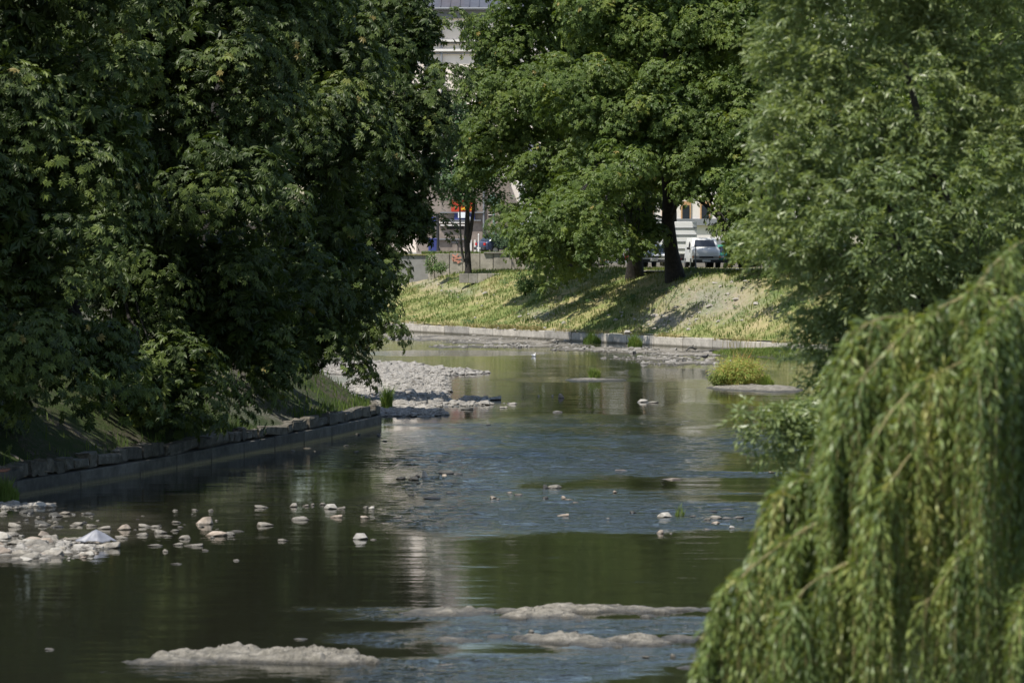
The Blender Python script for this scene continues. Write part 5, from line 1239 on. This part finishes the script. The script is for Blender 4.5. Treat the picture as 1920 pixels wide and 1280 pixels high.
# ------------------------------------------------------------------ vehicles
def car(name, loc, rz, paint, label, L=3.9, Wd=1.65, H=1.42, van=False, group=None, plate_front=True):
    e = empty(name, loc, rz, label=label, cat='van' if van else 'car', group=group)
    hl, hw = L / 2, Wd / 2
    # body: side profile (y forward = -y is front), lofted with rounded shoulders
    if van: prof = [(-hl, .35), (-hl, .95), (-hl + .10, 1.14), (-hl + .62, 1.25), (-hl + 1.05, H - .06), (-hl + 1.3, H), (hl - .15, H), (hl, H - .25), (hl, .35)]; sh_z = 1.12
    else: prof = [(-hl, .32), (-hl - .02, .58), (-hl + .15, .80), (-hl + 1.0, .92), (hl - .35, .95), (hl - .02, .82), (hl, .32)]; sh_z = .9
    def loft(profile, w0, w1, zs):
        bm = bmesh.new(); rows = []
        for (x_, f_) in ((-w0, .93), (-w1, 1.0), (w1, 1.0), (w0, .93)):
            rows.append([bm.verts.new((x_, a * (f_ if abs(a) > .5 else 1), b)) for a, b in profile])
        n = len(profile)
        for r0, r1 in zip(rows[:-1], rows[1:]):
            for i in range(n): bm.faces.new((r0[i], r0[(i + 1) % n], r1[(i + 1) % n], r1[i]))
        bm.faces.new(rows[0][::-1]); bm.faces.new(rows[-1]); bmesh.ops.recalc_face_normals(bm, faces=bm.faces)
        for v in bm.verts:
            if v.co.z > zs: v.co.x *= 1 - .14 * (v.co.z - zs) / .5
        bmesh.ops.bevel(bm, geom=bm.edges[:], offset=.035, segments=2, affect='EDGES', profile=.6)
        return bm
    link('body', bm_mesh('body', loft(prof, hw, hw - .12, sh_z), True), paint, e)
    if not van:
        cab = [(-hl + .85, .90), (-hl + 1.45, H - .05), (-hl + 1.8, H), (hl - .85, H - .02), (hl - .3, .92)]
        cb = link('cabin', bm_mesh('cabin', loft(cab, hw - .06, hw - .16, .9), True), paint, e)
        MB().poly([(-hw + .24, -hl + .87, .95), (hw - .24, -hl + .87, .95), (hw - .33, -hl + 1.36, H - .10), (-hw + .33, -hl + 1.36, H - .10)]).build('windscreen', M['glass'], e)
        MB().poly([(-hw + .24, hl - .31, .98), (hw - .24, hl - .31, .98), (hw - .33, hl - .74, H - .10), (-hw + .33, hl - .74, H - .10)]).build('rear_window', M['glass'], e)
        for s in (-1, 1):
            for (a, b) in ((-hl + 1.15, -hl + 2.0), (-hl + 2.08, hl - .75)):
                MB().poly([(s * (hw - .045), a, .95), (s * (hw - .045), b, .95), (s * (hw - .125), b - .08, H - .14), (s * (hw - .125), a + .34 if a < -hl + 1.5 else a, H - .14)]).build('side_window', M['glass'], e)
    else:
        MB().poly([(-hw + .2, -hl + .645, 1.31), (hw - .2, -hl + .645, 1.31), (hw - .30, -hl + .95, H - .13), (-hw + .30, -hl + .95, H - .13)]).build('windscreen', M['glass'], e)
        for s in (-1, 1): MB().poly([(s * (hw + .003), -hl + 1.1, 1.12), (s * (hw + .003), -hl + 1.9, 1.12), (s * (hw - .05), -hl + 1.9, H - .25), (s * (hw - .05), -hl + 1.42, H - .25)]).build('side_window', M['glass'], e)
    MB().box((0, -hl - .02, .42), (Wd * .96, .16, .2), bevel=.03).build('bumper', M['plastic'], e); MB().box((0, hl + .02, .42), (Wd * .96, .16, .2), bevel=.03).build('bumper', M['plastic'], e)
    MB().box((0, -hl - .01, .66), (Wd * .5, .05, .12), bevel=.01).build('grille', M['plastic'], e)
    MB().box((0, -hl - .11, .44), (.5, .02, .11)).build('number_plate', M['plate'], e); MB().box((0, hl + .11, .44), (.5, .02, .11)).build('number_plate', M['plate'], e)
    for s in (-1, 1):
        MB().box((s * (hw - .26), -hl + .0, .68), (.34, .10, .16), bevel=.03).build('headlight', M['chrome'], e); MB().box((s * (hw - .06), -hl + .05, .68), (.09, .16, .15), bevel=.02).build('indicator', M['lamp_lens'], e)
        MB().box((s * (hw - .2), hl - .02, .72), (.26, .08, .18), bevel=.02).build('tail_light', M['red_lens'], e)
        MB().box((s * (hw + .09), -hl + 1.15, 1.0 if not van else 1.2), (.2, .1, .14), bevel=.03).build('mirror', M['plastic'], e)
        for yy in (-hl + .75, hl - .75):
            wv = MB().cyl((s * (hw - .2), yy, .30), (s * (hw + .01), yy, .30), .30, n=20).build('wheel', M['rubber'], e)
            MB().cyl((s * (hw + .0), yy, .30), (s * (hw + .03), yy, .30), .18, n=14).build('rim', M['chrome'], wv)
    return e
q = P(1316, 500, 238); car('white_van', (q.x, q.y, 4.15), .08, M['white_paint'], 'small white van parked facing the river right of the leaning trunk', L=4.2, Wd=1.75, H=1.85, van=True)
q = P(1296, 495, 246); e = empty('box_truck', (q.x - .6, 250, 4.15), label='white ribbed box body of a truck standing behind the small white van', cat='truck')
MB().box((0, 2.4, 1.85), (2.3, 5.0, 2.1), bevel=.04).build('cargo_box', M['white_paint'], e)
for k in range(4): MB().box((0, -.13, 1.15 + k * .45), (2.28, .04, .05)).build('rib', M['grey_trim'], e)
MB().box((0, 2.4, .65), (1.7, 5.0, .25)).build('chassis', M['plastic'], e)
for s in (-1, 1):
    for yy in (.8, 4.2): wv = MB().cyl((s * .75, yy, .42), (s * 1.08, yy, .42), .42, n=20).build('wheel', M['rubber'], e); MB().cyl((s * 1.07, yy, .42), (s * 1.10, yy, .42), .22).build('rim', M['chrome'], wv)
q = P(948, 476, 267); car('parked_car', (q.x, 267.5, 4.85), math.radians(118), M['blue_paint'], 'dark blue car on the terrace half hidden by chestnut leaves', L=4.0, H=1.45)
q = P(1246, 490, 240); car('parked_car', (q.x - .1, 243, 4.15), -.25, M['white_paint'], 'silver-white car left of the thick leaning trunk', L=4.0)
q = P(1228, 480, 262); car('parked_car', (q.x, 262, 4.15), math.radians(80), M['red_paint'], 'red car glimpsed between the two far trunks', L=4.0)
q = P(1085, 470, 262); car('parked_car', (q.x, 258, 4.15), math.radians(85), M['red_paint'], 'red car glimpsed through leaves left of the far trunks', L=4.0)
q = P(1068, 470, 255); car('parked_car', (q.x, 253, 4.15), math.radians(95), M['white_paint'], 'white car glimpsed low through leaves left of the far trunks', L=4.0)
q = P(1352, 485, 236); car('parked_car', (q.x + .3, 238, 4.15), .2, M['green_paint'], 'teal green car hidden behind leaves right of the white van', L=4.0)

# stakes with sapling, person and bicycle
def G_at(px, Y): x = P(px, 500, Y).x; return Vector((x, Y, far_ground(x, Y)))
for (px, Y, h_, lab) in ((1417, 219.5, 1.15, 'shorter wooden tree stake on the far bank'), (1438, 218.5, 1.5, 'taller wooden tree stake on the far bank')):
    b0 = G_at(px, Y); e = empty('tree_stake', b0, label=lab, cat='stake')
    MB().cyl((0, 0, -.2), (0, 0, h_), .045, .045, 8).build('post', M['wood_stake'], e); MB().cyl((0, 0, h_), (0, 0, h_ + .05), .045, .01, 8).build('tip', M['wood_stake'], e)
b0 = G_at(1426, 219); e = empty('sapling', b0, label='thin young sapling between the two wooden stakes', cat='sapling')
link('trunk', tubes_mesh('trunk', [([Vector((0, 0, -.1)), Vector((.02, 0, .7)), Vector((.05, 0, 1.5)), Vector((.02, 0, 2.3))], [.03, .025, .02, .01])], 8), M['bark'], e)
n = 350; d = rsphere(n); leaves('crown', d * np.array([.55, .5, .55]) * rng.random((n, 1)) ** .4 + np.array([0, 0, 1.9]), d + np.array([0, 0, -.4]), np.array([0, 0, 1.]) + d * .6, rng.uniform(.1, .2, n), rng.random(n) * .8, OVAL, M['weed'], e)
def person():
    b0 = G_at(1453, 221.5); e = empty('person', b0, .5, label='person in lilac-blue shirt and grey trousers standing by a bicycle', cat='person')
    def skin_obj(name, verts, edges, mat, sub=2):
        me = bpy.data.meshes.new(name); me.from_pydata([v[:3] for v in verts], edges, []); o = link(name, me, mat, e)
        o.modifiers.new('skin', 'SKIN'); sv = me.skin_vertices[0].data
        for i, v in enumerate(verts): sv[i].radius = (v[3], v[3]); sv[i].use_root = (i == 0)
        o.modifiers.new('sub', 'SUBSURF').levels = sub; o.modifiers['sub'].render_levels = sub
        for p_ in me.polygons: p_.use_smooth = True
        return o
    vs = [(0, 0, .90, .12), (0, 0, 1.10, .115), (0, 0, 1.32, .13), (0, 0, 1.43, .055), (0, -.01, 1.52, .075), (0, -.01, 1.62, .085), (0, 0, 1.70, .05),
          (.18, 0, 1.36, .05), (.23, -.03, 1.12, .04), (.22, -.22, .98, .032), (.22, -.30, .97, .028), (-.18, 0, 1.36, .05), (-.23, -.02, 1.12, .04), (-.2, -.2, .98, .032), (-.2, -.28, .97, .028),
          (.09, 0, .80, .085), (.10, -.02, .48, .06), (.10, .02, .10, .04), (.10, -.10, .04, .035), (-.09, 0, .80, .085), (-.10, .03, .48, .06), (-.10, .08, .10, .04), (-.10, -.04, .04, .035)]
    ed = [(0, 1), (1, 2), (2, 3), (3, 4), (4, 5), (5, 6), (2, 7), (7, 8), (8, 9), (9, 10), (2, 11), (11, 12), (12, 13), (13, 14), (0, 15), (15, 16), (16, 17), (17, 18), (0, 19), (19, 20), (20, 21), (21, 22)]
    skin_obj('body', vs, ed, M['skin'])
    skin_obj('shirt', [(0, 0, .92, .145), (0, 0, 1.12, .14), (0, 0, 1.33, .15), (0, 0, 1.40, .09), (.18, 0, 1.37, .065), (.235, -.03, 1.14, .055), (-.18, 0, 1.37, .065), (-.235, -.02, 1.14, .055)], [(0, 1), (1, 2), (2, 3), (2, 4), (4, 5), (2, 6), (6, 7)], M['shirt'])
    skin_obj('trousers', [(0, 0, .93, .14), (.09, 0, .80, .105), (.10, -.02, .48, .078), (.10, .02, .12, .06), (-.09, 0, .80, .105), (-.10, .03, .48, .078), (-.10, .08, .12, .06)], [(0, 1), (1, 2), (2, 3), (0, 4), (4, 5), (5, 6)], M['trousers'])
    MB().sph((0, .015, 1.66), (.095, .105, .085)).build('hair', M['hair'], e, True)
    b = empty('bicycle', b0 + Vector((.35, -.45, 0)), .4, label='bicycle held beside the person at the top of the far bank', cat='bicycle')
    for yy in (-.52, .52):
        bm = bmesh.new(); R_ = .33
        pts_ = [Vector((0, yy + R_ * math.cos(a), R_ + .01 + R_ * math.sin(a))) for a in np.linspace(0, 2 * math.pi, 25)]
        wv = link('wheel', tubes_mesh('wheel', [(pts_, .022)], 6), M['rubber'], b)
        sp_ = MB()
        for a in np.linspace(0, math.pi, 9)[:-1]: sp_.cyl((0, yy - R_ * math.cos(a), R_ - R_ * math.sin(a)), (0, yy + R_ * math.cos(a), R_ + R_ * math.sin(a)), .004, n=4)
        sp_.build('spokes', M['chrome'], wv)
    f_ = MB()
    for a, c_ in (((0, .52, .33), (0, .05, .30)), ((0, .05, .30), (0, .22, .82)), ((0, .22, .75), (0, -.36, .80)), ((0, -.36, .80), (0, .05, .30)), ((0, .52, .33), (0, .2, .72)), ((0, -.33, .88), (0, -.52, .33))): f_.cyl(a, c_, .018)
    f_.build('frame', M['white_paint'], b); MB().box((0, .24, .86), (.14, .26, .06), bevel=.02).build('saddle', M['plastic'], b); MB().cyl((-.26, -.32, .95), (.26, -.32, .95), .014).cyl((0, -.32, .95), (0, -.34, .84), .014).build('handlebar', M['plastic'], b)
person()

# ------------------------------------------------------------------ birds, plastic sheet, driftwood
x, y = G(1001, 668); e = empty('gull', (x, y, 0), .6, label='small white gull floating on the calm water', cat='bird')
MB().sph((0, 0, .05), (.075, .15, .062), 14).build('body', M['feather_white'], e, True); MB().sph((0, -.13, .135), (.036, .042, .036)).cyl((0, -.10, .08), (0, -.125, .13), .032, .028).build('head', M['feather_white'], e, True)
MB().cyl((0, -.165, .132), (0, -.205, .126), .010, .003, 6).build('beak', M['beak'], e)
for s in (-1, 1): MB().sph((s * .062, .03, .07), (.02, .13, .04)).build('wing', M['feather_grey'], e, True)
MB().box((0, .17, .075), (.06, .10, .02)).build('tail', M['feather_white'], e)
x, y = G(1322, 675); e = empty('crow', (x, y, .03), 1.2, label='black bird standing on the far shoal beside a flat stone', cat='bird')
MB().sph((0, 0, .14), (.075, .15, .08), 14).build('body', M['feather_black'], e, True); MB().sph((0, -.14, .23), (.045, .05, .045)).cyl((0, -.09, .16), (0, -.13, .22), .04, .035).build('head', M['feather_black'], e, True)
MB().cyl((0, -.18, .225), (0, -.235, .215), .012, .003, 6).build('beak', M['feather_black'], e); MB().box((0, .18, .12), (.07, .14, .02), rx=.25).build('tail', M['feather_black'], e)
for s in (-1, 1): MB().cyl((s * .03, 0, -.02), (s * .03, 0, .09), .008, n=6).build('leg', M['feather_black'], e); MB().sph((s * .07, .02, .15), (.018, .13, .06)).build('wing', M['feather_black'], e, True)
x, y = G(1297, 659); e = empty('driftwood', (x, y, .03), .2, label='dark snag of driftwood at the foot of the far wall', cat='driftwood')
MB().tube([(-.3, 0, .02), (-.15, .02, .16), (.02, 0, .2), (.2, 0, .1), (.3, .02, .12)], [.03, .05, .07, .06, .02]).tube([(0, 0, .2), (.08, 0, .3), (.1, .02, .34)], [.04, .03, .01]).build('branch', M['dark_rock'], e, True)
x, y = G(1330, 661); e = empty('driftwood', (x, y, .03), .0, label='long thin dark driftwood stick lying right of the dark snag', cat='driftwood')
MB().tube([(-.45, 0, .03), (-.1, .02, .05), (.2, 0, .09), (.4, 0, .05)], [.02, .035, .06, .03]).build('branch', M['dark_rock'], e, True)
# plastic sheet: pleated cone
x, y = G(178, 1022); bm = bmesh.new(); nrg, nsg = 9, 48; rows = []
for i in range(nrg):
    f = i / (nrg - 1); row = []
    for k in range(nsg):
        a = 2 * math.pi * k / nsg; r_ = f ** .85 * (.31 + .03 * math.sin(a * 4 + .5) + .012 * math.sin(a * 9 + 1)); zz = .22 * (1 - f) ** 1.15 + .014 * math.sin(a * 5 + f * 4) * f + .008 * math.sin(a * 12) * f
        row.append(bm.verts.new((r_ * math.cos(a) * 1.2, r_ * math.sin(a) * .8, zz + .02)))
    rows.append(row)
for r0, r1 in zip(rows[:-1], rows[1:]):
    for k in range(nsg): bm.faces.new((r0[k], r1[k], r1[(k + 1) % nsg], r0[(k + 1) % nsg]))
bmesh.ops.remove_doubles(bm, verts=bm.verts, dist=1e-4); bmesh.ops.recalc_face_normals(bm, faces=bm.faces)
o = link('plastic_sheet', bm_mesh('plastic_sheet', bm, True), M['sheet'], loc=(x, y + .2, .06)); so_ = o.modifiers.new('solid', 'SOLIDIFY'); so_.thickness = .006
props(o, 'bluish-white plastic sheet heaped to a point on the left stones', 'litter')
# leaning dead branch at the left edge
a0 = P(18, 852, 91); e = empty('fallen_branch', P(60, 882, 91), label='pale forked dead branch leaning on the left bank in a patch of light', cat='branch')
def Q3(px, py, dy=0): return P(px, py, 91 + dy) - e.location
MB().tube([Q3(18, 850), Q3(30, 858), Q3(45, 869), Q3(58, 880), Q3(75, 884), Q3(98, 883.5)], [.012, .05, .075, .06, .03, .008]).build('branch', M['driftwood'], e, True)
MB().tube([Q3(40, 868, -.1), Q3(48, 878, -.1), Q3(58, 884, -.1), Q3(68, 885, -.1)], [.03, .05, .03, .008]).build('side_branch', M['driftwood'], e, True)
cb = P(0, 900, 88); e = empty('masonry_corner', (cb.x - .35, 88.5, .2), label='sunlit tan stone block with brick-red base at the left edge', cat='masonry')
MB().box((0, 0, .18), (1.1, .8, .5), bevel=.05).build('wall_block', M['rubble'], e)
MB().box((-.02, 0, .455), (1.0, .76, .05), bevel=.01).build('brick_course', M['brick'], e)
MB().box((-.12, 0, .60), (.7, .6, .24), taper=.6, bevel=.04).build('stone', M['driftwood'], e)
